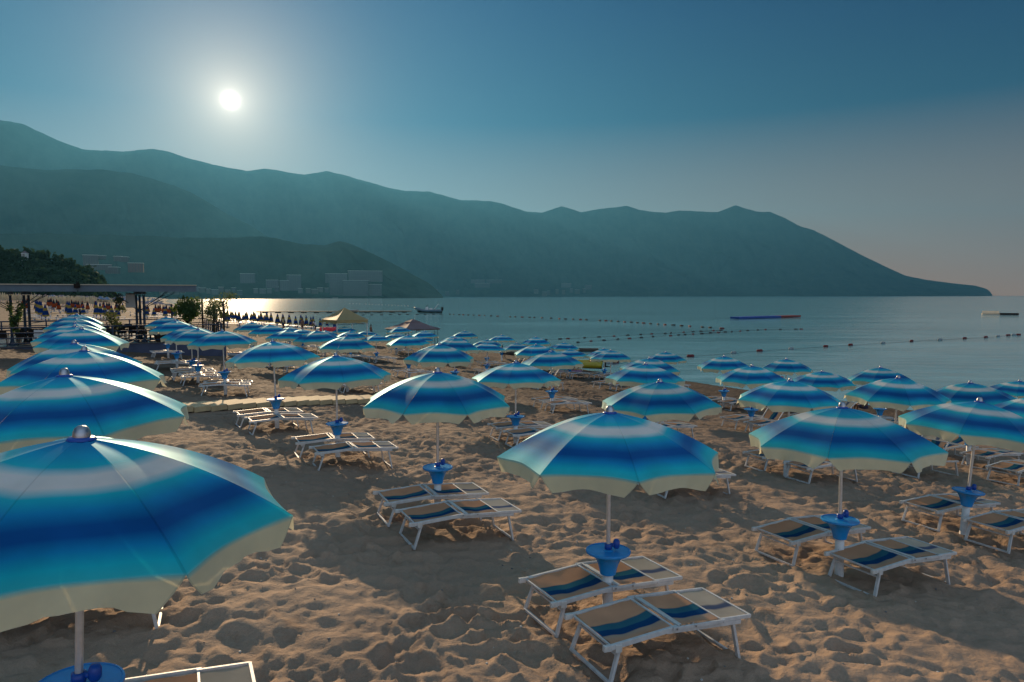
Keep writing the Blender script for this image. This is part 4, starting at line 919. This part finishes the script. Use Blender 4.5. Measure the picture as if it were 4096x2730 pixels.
MB().add([(1.0, -.6, 2.1), (1.0, .6, 2.1), (.5, .5, 2.9), (.5, -.5, 2.9), (.9, -.6, 2.1), (.9, .6, 2.1), (.42, .5, 2.88), (.42, -.5, 2.88)], [(0, 1, 2, 3), (7, 6, 5, 4), (0, 4, 5, 1), (2, 6, 7, 3)]).build('windscreen', M_dark, r)
m = MB()
for s in (-1, 1): m.bar((-2.0, s * 1.0, 1.2), (-3.6, s * .9, 3.2), .35, .12)
m.bar((-3.6, -.9, 3.2), (-3.6, .9, 3.2), .6, .14); m.build('radar_arch', M_white, r)
MB().box((-.9, 0, 1.3), (1.0, 1.3, .9)).build('seat', M_white, r, bevel=.1)
MB().box((-5.1, 0, 1.5), (.8, .7, 1.3)).build('outboard_motor', M_dark, r, bevel=.15)
for nm, loc, rz, L_, lb in (('rowing_boat', (.8, 71.6, ZW - .1), R(4), 3.6, 'dark rowing boat floating just off the beach behind the parasols'), ('rowing_boat', (8.4, 76.5, ZW - .1), R(175), 2.6, 'small brown boat half hidden behind the parasols'),
        ('skiff', (-61, 262.5, ZW + .3), R(5), 4.2, 'small light skiff lying on the pier behind the golden tent'), ('skiff', (-545, 2110, ZW), R(3), 16, 'tiny dark boat far out beyond the pier'), ('dinghy', (-18.6, 47.0, gz(-18.6, 47.0)), R(-35), 2.4, 'white dinghy with red trim pulled up beside the terrace wall')):
    r = empty(nm, loc, rz); tag(r, lb, 'boat'); wmt = M_white if nm == 'dinghy' else mat('weathered_boat_wood', (.07, .05, .035) if nm == 'rowing_boat' else (.2, .2, .19), .7)
    hull(L_, L_ * .36, L_ * .16, wmt, 'hull', r)
    for x in (-.2, .1): MB().box((x * L_, 0, L_ * .115), (L_ * .06, L_ * .26, .03)).build('thwart', M_bark, r)
    if nm == 'dinghy': MB().tube([(-1.1, -.43, .40), (.2, -.42, .41), (1.1, -.08, .5)], .03, 6).build('red_trim', mat('red_trim_paint', (.4, .03, .02), .5), r)
M_deck = mat('pier_deck', (.10, .085, .06), .7, 0, .3, .2, .5)
r = empty('pier', (-66, 259.5, ZW)); tag(r, 'long low floating pier running out from the far beach to the boat', 'pier')
inv(MB().bar((-96, 257, ZW + .45), (-38.5, 262.5, ZW + .45), 2.2, .35), r).build('deck', M_deck, r)
for k in range(12):
    x = -93 + k * 4.7; inv(MB().box((x, 257.4 + k * .45, ZW + .1), (1.6, 2.0, .5)), r).build('float', M_dark, r)
M_fb = mat('blue_float', (.01, .06, .28), .5); M_fr = mat('red_float', (.20, .02, .015), .5)
r = empty('swim_raft', (70.5, 190, ZW)); tag(r, 'long blue and red floating platform out on the water', 'raft')
a, b, c_ = Vector((59.5, 182.4, ZW + .35)), Vector((74.5, 192.3, ZW + .35)), Vector((82.1, 197.3, ZW + .35))
inv(MB().bar(a, a + (b - a) * .09, 3.0, .5), r).build('end_float', M_fb, r); inv(MB().bar(a + (b - a) * .095, b, 3.0, .52), r).build('blue_float', M_fb, r); inv(MB().bar(b, c_, 3.0, .5), r).build('red_float', M_fr, r)
r = empty('bathing_platform', (154, 217, ZW)); tag(r, 'low floating platform with cream ribbed left half and dark right half, far right', 'raft')
m = MB()
for k in range(14): m.box((150.5 + k * .30, 218.5 - k * .14, ZW + .75), (.15, .15, 1.1))
inv(m, r).build('ribbed_fence', M_lip, r); inv(MB().bar((150.4, 218.6, ZW + .3), (154.6, 216.6, ZW + .3), 1.6, .4), r).build('light_deck', M_lip, r); inv(MB().bar((154.65, 216.6, ZW + .35), (159, 214.5, ZW + .35), 1.6, .6), r).build('dark_deck', M_dark, r)
M_br = mat('red_buoy', (.14, .012, .012), .8); M_bw = mat('white_buoy', (.24, .27, .27), .7); M_bg = mat('dark_buoy', (.02, .02, .02), .9); M_rope = mat('wet_rope', (.04, .045, .045), .8)
def buoy_line(pts, L_, rad_, cols, line, rope=True, wob=True):
    me_ = {}
    for i, (x, y) in enumerate(pts):
        c_ = cols(i); key = c_.name
        q0, q1 = pts[max(i - 1, 0)], pts[min(i + 1, len(pts) - 1)]; a = math.atan2(q1[1] - q0[1], q1[0] - q0[0])
        if i > 0 and math.hypot(x - pts[i - 1][0], y - pts[i - 1][1]) > 30: a = 0
        if key not in me_:
            o = MB().lathe([(0, -L_ / 2), (rad_ * .6, -L_ / 2), (rad_, -L_ * .4), (rad_, L_ * .4), (rad_ * .6, L_ / 2), (0, L_ / 2)], 10).build('buoy', c_, smooth=True); me_[key] = o
        else: o = me_[key].copy(); link(o)
        o.rotation_euler = (R(90), rnd.uniform(-.04, .04), a + math.pi / 2 + rnd.uniform(-.3, .3) * wob); o.location = (x, y, ZW + rad_ * .45)
        tag(o, '%s from the left in the %s' % (ordn(i + 1) + ({'red_buoy': ' float, red,', 'white_buoy': ' float, pale,', 'dark_buoy': ' float, dark,'}[key]), line), 'buoy', 'floats on the ' + line)
    if rope:
        m = MB().tube([(x, y, ZW + .04) for x, y in pts], .012, 4); o = m.build('buoy_rope', M_rope); tag(o, 'thin rope joining the floats of the %s' % line, 'rope')
buoy_line(BUOYS_1, 1.0, .17, lambda i: (M_bg, M_br, M_bg)[i % 3] if i > 12 else M_bg, 'long curved far buoy line', False)
buoy_line(BUOYS_2, .62, .11, lambda i: (M_bg, M_bg, M_br)[i % 3], 'upper of the two middle buoy lines')
buoy_line(BUOYS_3, .62, .11, lambda i: (M_bg, M_br, M_bg)[i % 3], 'lower of the two middle buoy lines')
buoy_line(BUOYS_4, .80, .17, lambda i: (M_bw, M_br, M_br, M_bw, M_br)[i % 5], 'red and white buoy line at right')
buoy_line(BUOYS_5, 1.2, .30, lambda i: M_bw, 'farthest glinting buoy line', False)
buoy_line(BUOYS_6, 2.2, .28, lambda i: M_bg, 'short buoy line behind the pier', False)

# ---------------------------------------------------------------- people
M_skin = mat('tanned_skin', (.22, .11, .065), .5, 0, .3); M_hair = mat('dark_hair', (.015, .01, .008), .7)
def person(loc, rz, label, cloth, h=1.72, pose='stand', hair=None, top=True, bottom=(.02, .02, .05)):
    r = empty('person', loc, rz); tag(r, label, 'person'); k = h / 1.72
    if pose == 'stand':
        P = {'pelvis': (0, 0, .95), 'waist': (0, .0, 1.08), 'chest': (0, .01, 1.30), 'neck': (0, .0, 1.46), 'headb': (0, -.015, 1.54), 'headm': (0, -.03, 1.62), 'headt': (0, -.02, 1.69)}
        leg = [(.09, 0, .90), (.10, -.02, .50), (.10, .02, .09), (.11, -.13, .03)]; arm = [(.17, .01, 1.39), (.24, .03, 1.12), (.22, -.07, .88), (.21, -.11, .79)]
    elif pose == 'bend':
        P = {'pelvis': (0, .05, .93), 'waist': (0, -.02, 1.05), 'chest': (0, -.16, 1.23), 'neck': (0, -.29, 1.33), 'headb': (0, -.34, 1.38), 'headm': (0, -.40, 1.44), 'headt': (0, -.42, 1.51)}
        leg = [(.09, .05, .88), (.11, -.03, .49), (.10, .05, .09), (.11, -.10, .03)]; arm = [(.17, -.22, 1.30), (.24, -.30, 1.05), (.20, -.48, .92), (.19, -.54, .87)]
    else:
        P = {'pelvis': (0, .1, .46), 'waist': (0, .12, .60), 'chest': (0, .12, .82), 'neck': (0, .08, .98), 'headb': (0, .05, 1.06), 'headm': (0, .03, 1.14), 'headt': (0, .04, 1.21)}
        leg = [(.09, .05, .45), (.11, -.38, .47), (.10, -.42, .09), (.11, -.55, .03)]; arm = [(.17, .10, .91), (.23, .0, .66), (.18, -.22, .56), (.17, -.30, .54)]
    V = []; E = []; RD = []
    def a_(p, rr_, prev=None):
        V.append(Vector(p) * k); RD.append(rr_ if isinstance(rr_, tuple) else (rr_, rr_)); i_ = len(V) - 1
        if prev is not None: E.append((prev, i_))
        return i_
    pe = a_(P['pelvis'], (.135, .10)); wa = a_(P['waist'], (.115, .085), pe); ch = a_(P['chest'], (.15, .10), wa); ne = a_(P['neck'], .052, ch); hb = a_(P['headb'], (.06, .07), ne); hm = a_(P['headm'], (.078, .092), hb); a_(P['headt'], (.055, .065), hm)
    nose = Vector(P['headm']) + Vector((0, -.085, -.02)); a_(tuple(nose), .014, hm)
    for s in (-1, 1):
        a_((s * .078, P['headm'][1] + .01, P['headm'][2] - .01), .012, hm)
        q = pe
        for p, rr_ in zip(leg, (.082, .055, .038, .034)): q = a_((p[0] * s, p[1], p[2]), rr_, q)
        q = ch
        for p, rr_ in zip(arm, (.05, .038, .027, .024)): q = a_((p[0] * s, p[1], p[2]), rr_, q)
        for f in range(5):
            d_ = Vector((s * (-.03 + .014 * f), -.02 - .01 * (f == 4), -.075 + .012 * abs(f - 2))); a_(tuple(Vector((arm[3][0] * s, arm[3][1], arm[3][2])) + d_), .008, q)
    me_ = bpy.data.meshes.new('body'); me_.from_pydata([tuple(v) for v in V], E, []); me_.materials.append(M_skin)
    o = link(bpy.data.objects.new('body', me_)); o.parent = r; md = o.modifiers.new('skin', 'SKIN'); md.use_smooth_shade = True
    for i_, sv in enumerate(o.data.skin_vertices[0].data): sv.radius = (RD[i_][0] * k, RD[i_][1] * k); sv.use_root = (i_ == 0)
    sb = o.modifiers.new('sub', 'SUBSURF'); sb.levels = sb.render_levels = 1
    H_ = Vector(P['headm']) * k
    m = MB().lathe([(0, .115), (.06, .10), (.092, .05), (.098, .0), (.09, -.05), (.07, -.08)], 12, (H_.x, H_.y + .022, H_.z + .0)); m.build('hair', hair or M_hair, r, smooth=True)
    mc = mat('clothing', cloth, .85, 0, .1, .15, 10)
    if top:
        c0, c1, c2, c3 = (Vector(P[q]) * k for q in ('pelvis', 'waist', 'chest', 'neck'))
        m = MB(); n = 14
        for c_, (rx, ry) in ((c0 + Vector((0, 0, -.03)), (.175, .135)), (c1, (.15, .115)), (c2, (.185, .13)), ((c2 + c3) / 2, (.17, .10)), (c3 + Vector((0, 0, -.03)), (.07, .065))):
            for q in range(n): t_ = 2 * math.pi * q / n; m.v.append((c_.x + rx * k * math.cos(t_), c_.y + ry * k * math.sin(t_), c_.z))
        m.f = [(j * n + q, j * n + (q + 1) % n, (j + 1) * n + (q + 1) % n, (j + 1) * n + q) for j in range(4) for q in range(n)]; m.m = [0] * len(m.f)
        for s in (-1, 1): m.tube([Vector((arm[0][0] * s * .9, arm[0][1], arm[0][2])) * k, (Vector((arm[0][0] * s, arm[0][1], arm[0][2])) * .4 + Vector((arm[1][0] * s, arm[1][1], arm[1][2])) * .6) * k], [.068 * k, .058 * k], 10)
        m.build('shirt', mc, r, smooth=True)
    m = MB(); c0 = Vector(P['pelvis']) * k
    m.lathe([(.15 * k, .06), (.165 * k, -.02), (.15 * k, -.10)], 12, (c0.x, c0.y, c0.z))
    for s in (-1, 1): m.tube([Vector((leg[0][0] * s, leg[0][1], leg[0][2])) * k, (Vector((leg[0][0] * s, leg[0][1], leg[0][2])) * .55 + Vector((leg[1][0] * s, leg[1][1], leg[1][2])) * .45) * k], [.105 * k, .085 * k], 10)
    m.build('shorts', mat('swim_shorts', bottom, .8), r, smooth=True); return r
person((-18.2, 88, gz(-18.2, 88)), R(70), 'slim person in dark swimwear standing alone at the water edge, seen side on', (.02, .02, .03), top=False)
person((-28.0, 83.5, gz(-28, 83.5)), R(150), 'person in a pale yellow top standing among folded blue parasols', (.50, .42, .22), 1.7)
person((-24.6, 80, gz(-24.6, 80)), R(60), 'bare chested person standing left of the golden tent', (.3, .2, .1), 1.74, top=False, bottom=(.12, .05, .02))
person((-23.2, 80.5, gz(-23.2, 80.5)), R(-60), 'person with a white towel round the shoulders left of the golden tent', (.62, .62, .6), 1.8, pose='bend')
person((14.5, 37.6, gz(14.5, 37.6)), R(190), 'person with brown hair standing by the sea, half hidden behind a right side parasol', (.02, .03, .05), 1.66)
person((14.3, 36.0, gz(14.3, 36.0)), R(160), 'person in a red and white cap standing behind the parasol pole', (.05, .05, .07), 1.55, hair=mat('red_white_cap', (.40, .16, .14), .8))
person((17.3, 33.4, gz(17.3, 33.4) - .02), R(205), 'person with dark hair seated under the raised sunbed shade by the sea', (.16, .10, .07), 1.7, pose='sit')
person((-.9, 62.0, gz(-.9, 62) - .02), R(160), 'dark dressed person seated under a small parasol near the boats', (.02, .02, .03), 1.7, pose='sit')
person((-11.3, 65.5, gz(-11.3, 65.5) - .02), R(150), 'dark dressed person seated beside the mauve tent', (.03, .02, .03), 1.7, pose='sit')
person((20.8, 28.9, gz(20.8, 28.9) - .02), R(180), 'dark dressed person seated under the parasol at the right edge', (.02, .015, .02), 1.7, pose='sit')
r = empty('beach_mat_stall', (-21.2, 78.5, gz(-21.2, 78.5)), R(5)); tag(r, 'bright pink and red airbed standing on its side before the golden tent', 'airbed')
m = MB()
for k in range(7): m.tube([(-.8 + k * .27, 0, .45), (-.8 + k * .27, .0, .95)], .13, 8)
m.build('airbed_tubes', mat('pink_vinyl', (.5, .08, .13), .4, trans=.4, tcol=(.9, .1, .12)), r, smooth=True)
m = MB().add([(-.5, -.9, .012), (.5, -.9, .012), (.52, .9, .012), (-.5, .9, .012)], [(0, 1, 2, 3)]); vs_ = []
o = MB().box((0, 0, 0), (1.7, .8, .03)).build('towel', mat('turquoise_towel', (.05, .32, .34), .9), bevel=.01); o.location = (3.3, 50.5, gz(3.3, 50.5) + .46); tag(o, 'turquoise towel spread over a sunbed by the waterline', 'towel')
o = MB().box((0, 0, 0), (1.6, .75, .03)).build('towel', mat('pink_towel', (.45, .16, .28), .9), bevel=.01); o.location = (4.2, 49.0, gz(4.2, 49.0) + .46); tag(o, 'pink patterned towel spread over a sunbed', 'towel')

# ---------------------------------------------------------------- resort buildings in the haze
M_glass = mat('dark_window', (.05, .055, .06), .5)
def building(px0, px1, pyt, dist, label, floors, nwin, col=(.11, .11, .11), zb=None, name='apartment_block', depth=18):
    a, b = pray(px0, pyt), pray(px1, pyt); c = pray((px0 + px1) / 2, pyt); h_ = math.hypot(c.x, c.y)
    x, y = c.x / h_ * dist, c.y / h_ * dist; wid = (px1 - px0) / F_ * dist; zt = CAMZ + c.z / h_ * dist
    z0 = zb if zb is not None else ZW; H_ = max(zt - z0, 6)
    r = empty(name, (x, y, z0), -math.atan2(c.x, c.y) + rnd.uniform(-.25, .25)); tag(r, label, 'building', 'hazy buildings of the resort')
    MB().box((0, 0, H_ / 2), (wid, depth, H_)).build('wall', mat('plaster', col, .85, 0, .2, .1, .1), r)
    fh = H_ / floors; cw = wid / nwin
    for f in range(floors):
        m = MB()
        for k in range(nwin): m.box((-wid / 2 + (k + .5) * cw, -depth / 2 - .02, (f + .52) * fh), (cw * .55, .3, fh * .5))
        m.build('window', M_glass, r)
    MB().box((0, 0, H_ + .3), (wid + 1, depth + 1, .6)).build('roof', M_cap, r)
W_ = 2352.8 / 4096
def nb(x0, x1, yt, yb, dist, *a, **k):
    zb = CAMZ - (yb - 1185.5) / 2730.7 * dist - 3
    building(x0 * W_, x1 * W_, yt * W_, dist, *a, zb=max(zb, ZW), **k)
nb(340, 384, 1020, 1075, 1500, 'left wing of the tall white tower pair above the pine hill', 10, 6)
nb(384, 414, 1023, 1052, 1520, 'right wing of the tall white tower pair above the pine hill', 6, 5)
nb(459, 484, 1025, 1058, 1600, 'left one of two slim pale towers right of the pine hill', 7, 4)
nb(484, 510, 1027, 1060, 1600, 'right one of two slim pale towers right of the pine hill', 7, 4, (.10, .10, .10))
nb(520, 567, 1052, 1095, 1500, 'pale block with a large reddish panel on its front', 8, 5, (.14, .09, .08))
nb(360, 432, 1058, 1088, 1400, 'long stepped pale hotel below the tower pair', 4, 12)
nb(432, 470, 1068, 1100, 1400, 'lower pale hotel wing right of the stepped hotel', 4, 6, (.10, .10, .10))
nb(966, 1015, 1094, 1132, 2250, 'square tower hotel above the sun glitter', 11, 6)
nb(1067, 1110, 1120, 1150, 2250, 'pale block left of the seaside hotel row', 8, 6)
nb(1118, 1150, 1122, 1160, 2250, 'narrow pale block in the seaside hotel row', 9, 4)
nb(1150, 1200, 1100, 1160, 2260, 'stepped pale hotel with jutting roof', 12, 6, (.10, .10, .10))
nb(1305, 1386, 1095, 1130, 2330, 'left part of the big hotel at the foot of the ridge', 9, 12)
nb(1320, 1386, 1095, 1178, 2310, 'lower slab of the big hotel by the water', 14, 10)
nb(1396, 1526, 1084, 1125, 2330, 'long upper hotel slab at the foot of the wooded ridge', 7, 18)
nb(1375, 1470, 1122, 1180, 2280, 'terraced hotel front below the long upper slab', 8, 12, (.10, .10, .10))
nb(1468, 1524, 1138, 1180, 2290, 'right hotel block nearest the wooded ridge end', 7, 7)
nb(1884, 1940, 1120, 1133, 6000, 'low pale block, left of a pair, on the slope past the ridge end', 3, 10)
nb(1946, 2008, 1120, 1133, 6000, 'low pale block, right of a pair, on the slope past the ridge end', 3, 10)
nb(1900, 1960, 1134, 1150, 5900, 'pale block below the pair past the ridge end', 4, 9)
nb(2246, 2285, 1134, 1150, 6500, 'pale house left of the far shore village', 4, 6)
nb(2340, 2366, 1142, 1158, 6500, 'pale house right of the far shore village', 4, 5)
rr2 = random.Random(12)
desc = ['white', 'cream', 'grey', 'sand coloured']; k_ = 0
for x in list(range(640, 960, 26)) + list(range(1020, 1100, 26)) + list(range(1200, 1300, 24)) + list(range(2140, 2330, 27)) + list(range(1700, 1860, 40)):
    k_ += 1; far_ = x > 1650; x0 = x + rr2.uniform(-6, 6); wd_ = rr2.uniform(12, 24) * (.8 if far_ else 1); yt = rr2.uniform(1146, 1168) if not far_ else rr2.uniform(1150, 1168)
    c_ = rr2.choice([0, 1, 2, 3]); dist = 6400 if far_ else (2000 if x < 900 else 2250)
    nb(x0, x0 + wd_, yt, yt + 16, dist, 'small %s house on the far shore, %s from the left' % (desc[c_], ordn(k_)), 3, 4, ((.13, .13, .125), (.12, .11, .09), (.08, .08, .085), (.10, .085, .07))[c_], name='house', depth=12)
# bell tower on the near hill, lamp post, low town mass along the far beach
c = pray(99 * W_ * 1.0, 1000 * W_); h_ = math.hypot(c.x, c.y); zt = CAMZ + pray(99 * W_, 996 * W_).z / h_ * 418
r = empty('bell_tower', (c.x / h_ * 418, c.y / h_ * 418, zt - 9)); tag(r, 'small stone bell tower rising above the pine hill', 'bell tower')
m = MB().box((0, 0, 2.2), (2.2, 2.2, 4.4)); m.box((-.85, 0, 5.6), (.5, 1.9, 2.4)); m.box((.85, 0, 5.6), (.5, 1.9, 2.4)); m.box((0, 0, 6.95), (2.3, 2.3, .4)); m.build('tower', M_cap, r)
MB().box((0, 0, 7.7), (2.3, 2.3, 1.1), taper=.1).build('roof', M_mauve, r)
rg = np.random.RandomState(9); m = MB(); m.m = []
for k in range(900):
    az = rg.uniform(R(-36), R(-26.5)); d = rg.uniform(260, 1500); x, y = math.sin(az) * d, math.cos(az) * d
    s_ = float(ground_np(np.array([x]), np.array([y]))[1][0])
    if s_ < 8 or s_ > 260: continue
    z = gz(x, y); kd = rg.randint(0, 4); q = rg.uniform(.7, 1.3)
    if kd < 3: m.lathe([(1.3 * q, 1.7), (.7 * q, 2.1), (.02, 2.4)], 6, (x, y, z), int(kd)); m.box((x, y, z + 1.1), (.06, .06, 2.2), 0, int(kd))
    else: m.box((x, y, z + .35), (1.9 * q, .7, .25), rg.rand() * 3, 0)
o = m.build('distant_beach', [M_cc, mat('faded_blue_cloth', (.15, .2, .3), .8), mat('faded_rose_cloth', (.3, .2, .2), .8)]); tag(o, 'mass of tiny parasols and loungers along the far curving beach', kind='stuff')
# sunbeds under the folded parasols: one low clutter of white frames
m = MB()
for (x, y, z) in CLOSED_BLUE + CLOSED_ORANGE:
    for sx in (-.8, .8):
        xx, yy = x + sx + rg.uniform(-.3, .3), y + rg.uniform(-.5, .5)
        if float(ground_np(np.array([xx]), np.array([yy]))[1][0]) < 1.5: continue
        a = rg.uniform(.2, .7); g = gz(xx, yy)
        c_, s_ = math.cos(a), math.sin(a)
        m.box((xx, yy, g + .36), (1.7, .62, .05), a)
        for q in (-.75, .75): m.box((xx + c_ * q, yy + s_ * q, g + .15), (.05, .6, .36), a)
o = m.build('distant_sunbeds', [M_whiteframe]); tag(o, 'far off rows of white sunbeds under the folded parasols', kind='stuff')

# ---------------------------------------------------------------- bits lying on the sand
M_peb = mat('pale_shell', (.55, .52, .46), .6); M_peb2 = mat('grey_pebble', (.16, .15, .14), .7)
m = MB()
for k in range(260):
    x, y = rg.uniform(-7, 9), rg.uniform(4.2, 16); g = gz(x, y); q = rg.uniform(.006, .018)
    xx = np.array([x]); yy = np.array([y]); rr_ = np.hypot(xx, yy); z = g + float(sand_detail(xx, yy, rr_, np.array([30.]))[0])
    m.lathe([(0, -q * .6), (q * .8, -q * .3), (q, 0), (q * .7, q * .45), (0, q * .6)], 6, (x, y, z + q * .2), int(rg.rand() < .5))
o = m.build('shell_fragments', [M_peb, M_peb2]); tag(o, 'scattered tiny shells and pebbles on the sand', kind='stuff')

# ---------------------------------------------------------------- haze
hz = MB().box((1000, 6200, 940), (25000, 18000, 1895)); hm = bpy.data.materials.new('haze'); hm.use_nodes = True; t = hm.node_tree
t.nodes.remove(t.nodes['Principled BSDF']); pv = N(t, 'ShaderNodeVolumePrincipled'); pv.inputs['Color'].default_value = (.095, .365, .63, 1); pv.inputs['Density'].default_value = 6.0e-5; pv.inputs['Anisotropy'].default_value = .45
t.links.new(t.nodes['Material Output'].inputs['Volume'], pv.outputs[0])
o = hz.build('haze', hm); tag(o, 'thin blue morning haze over bay and mountains', kind='stuff')
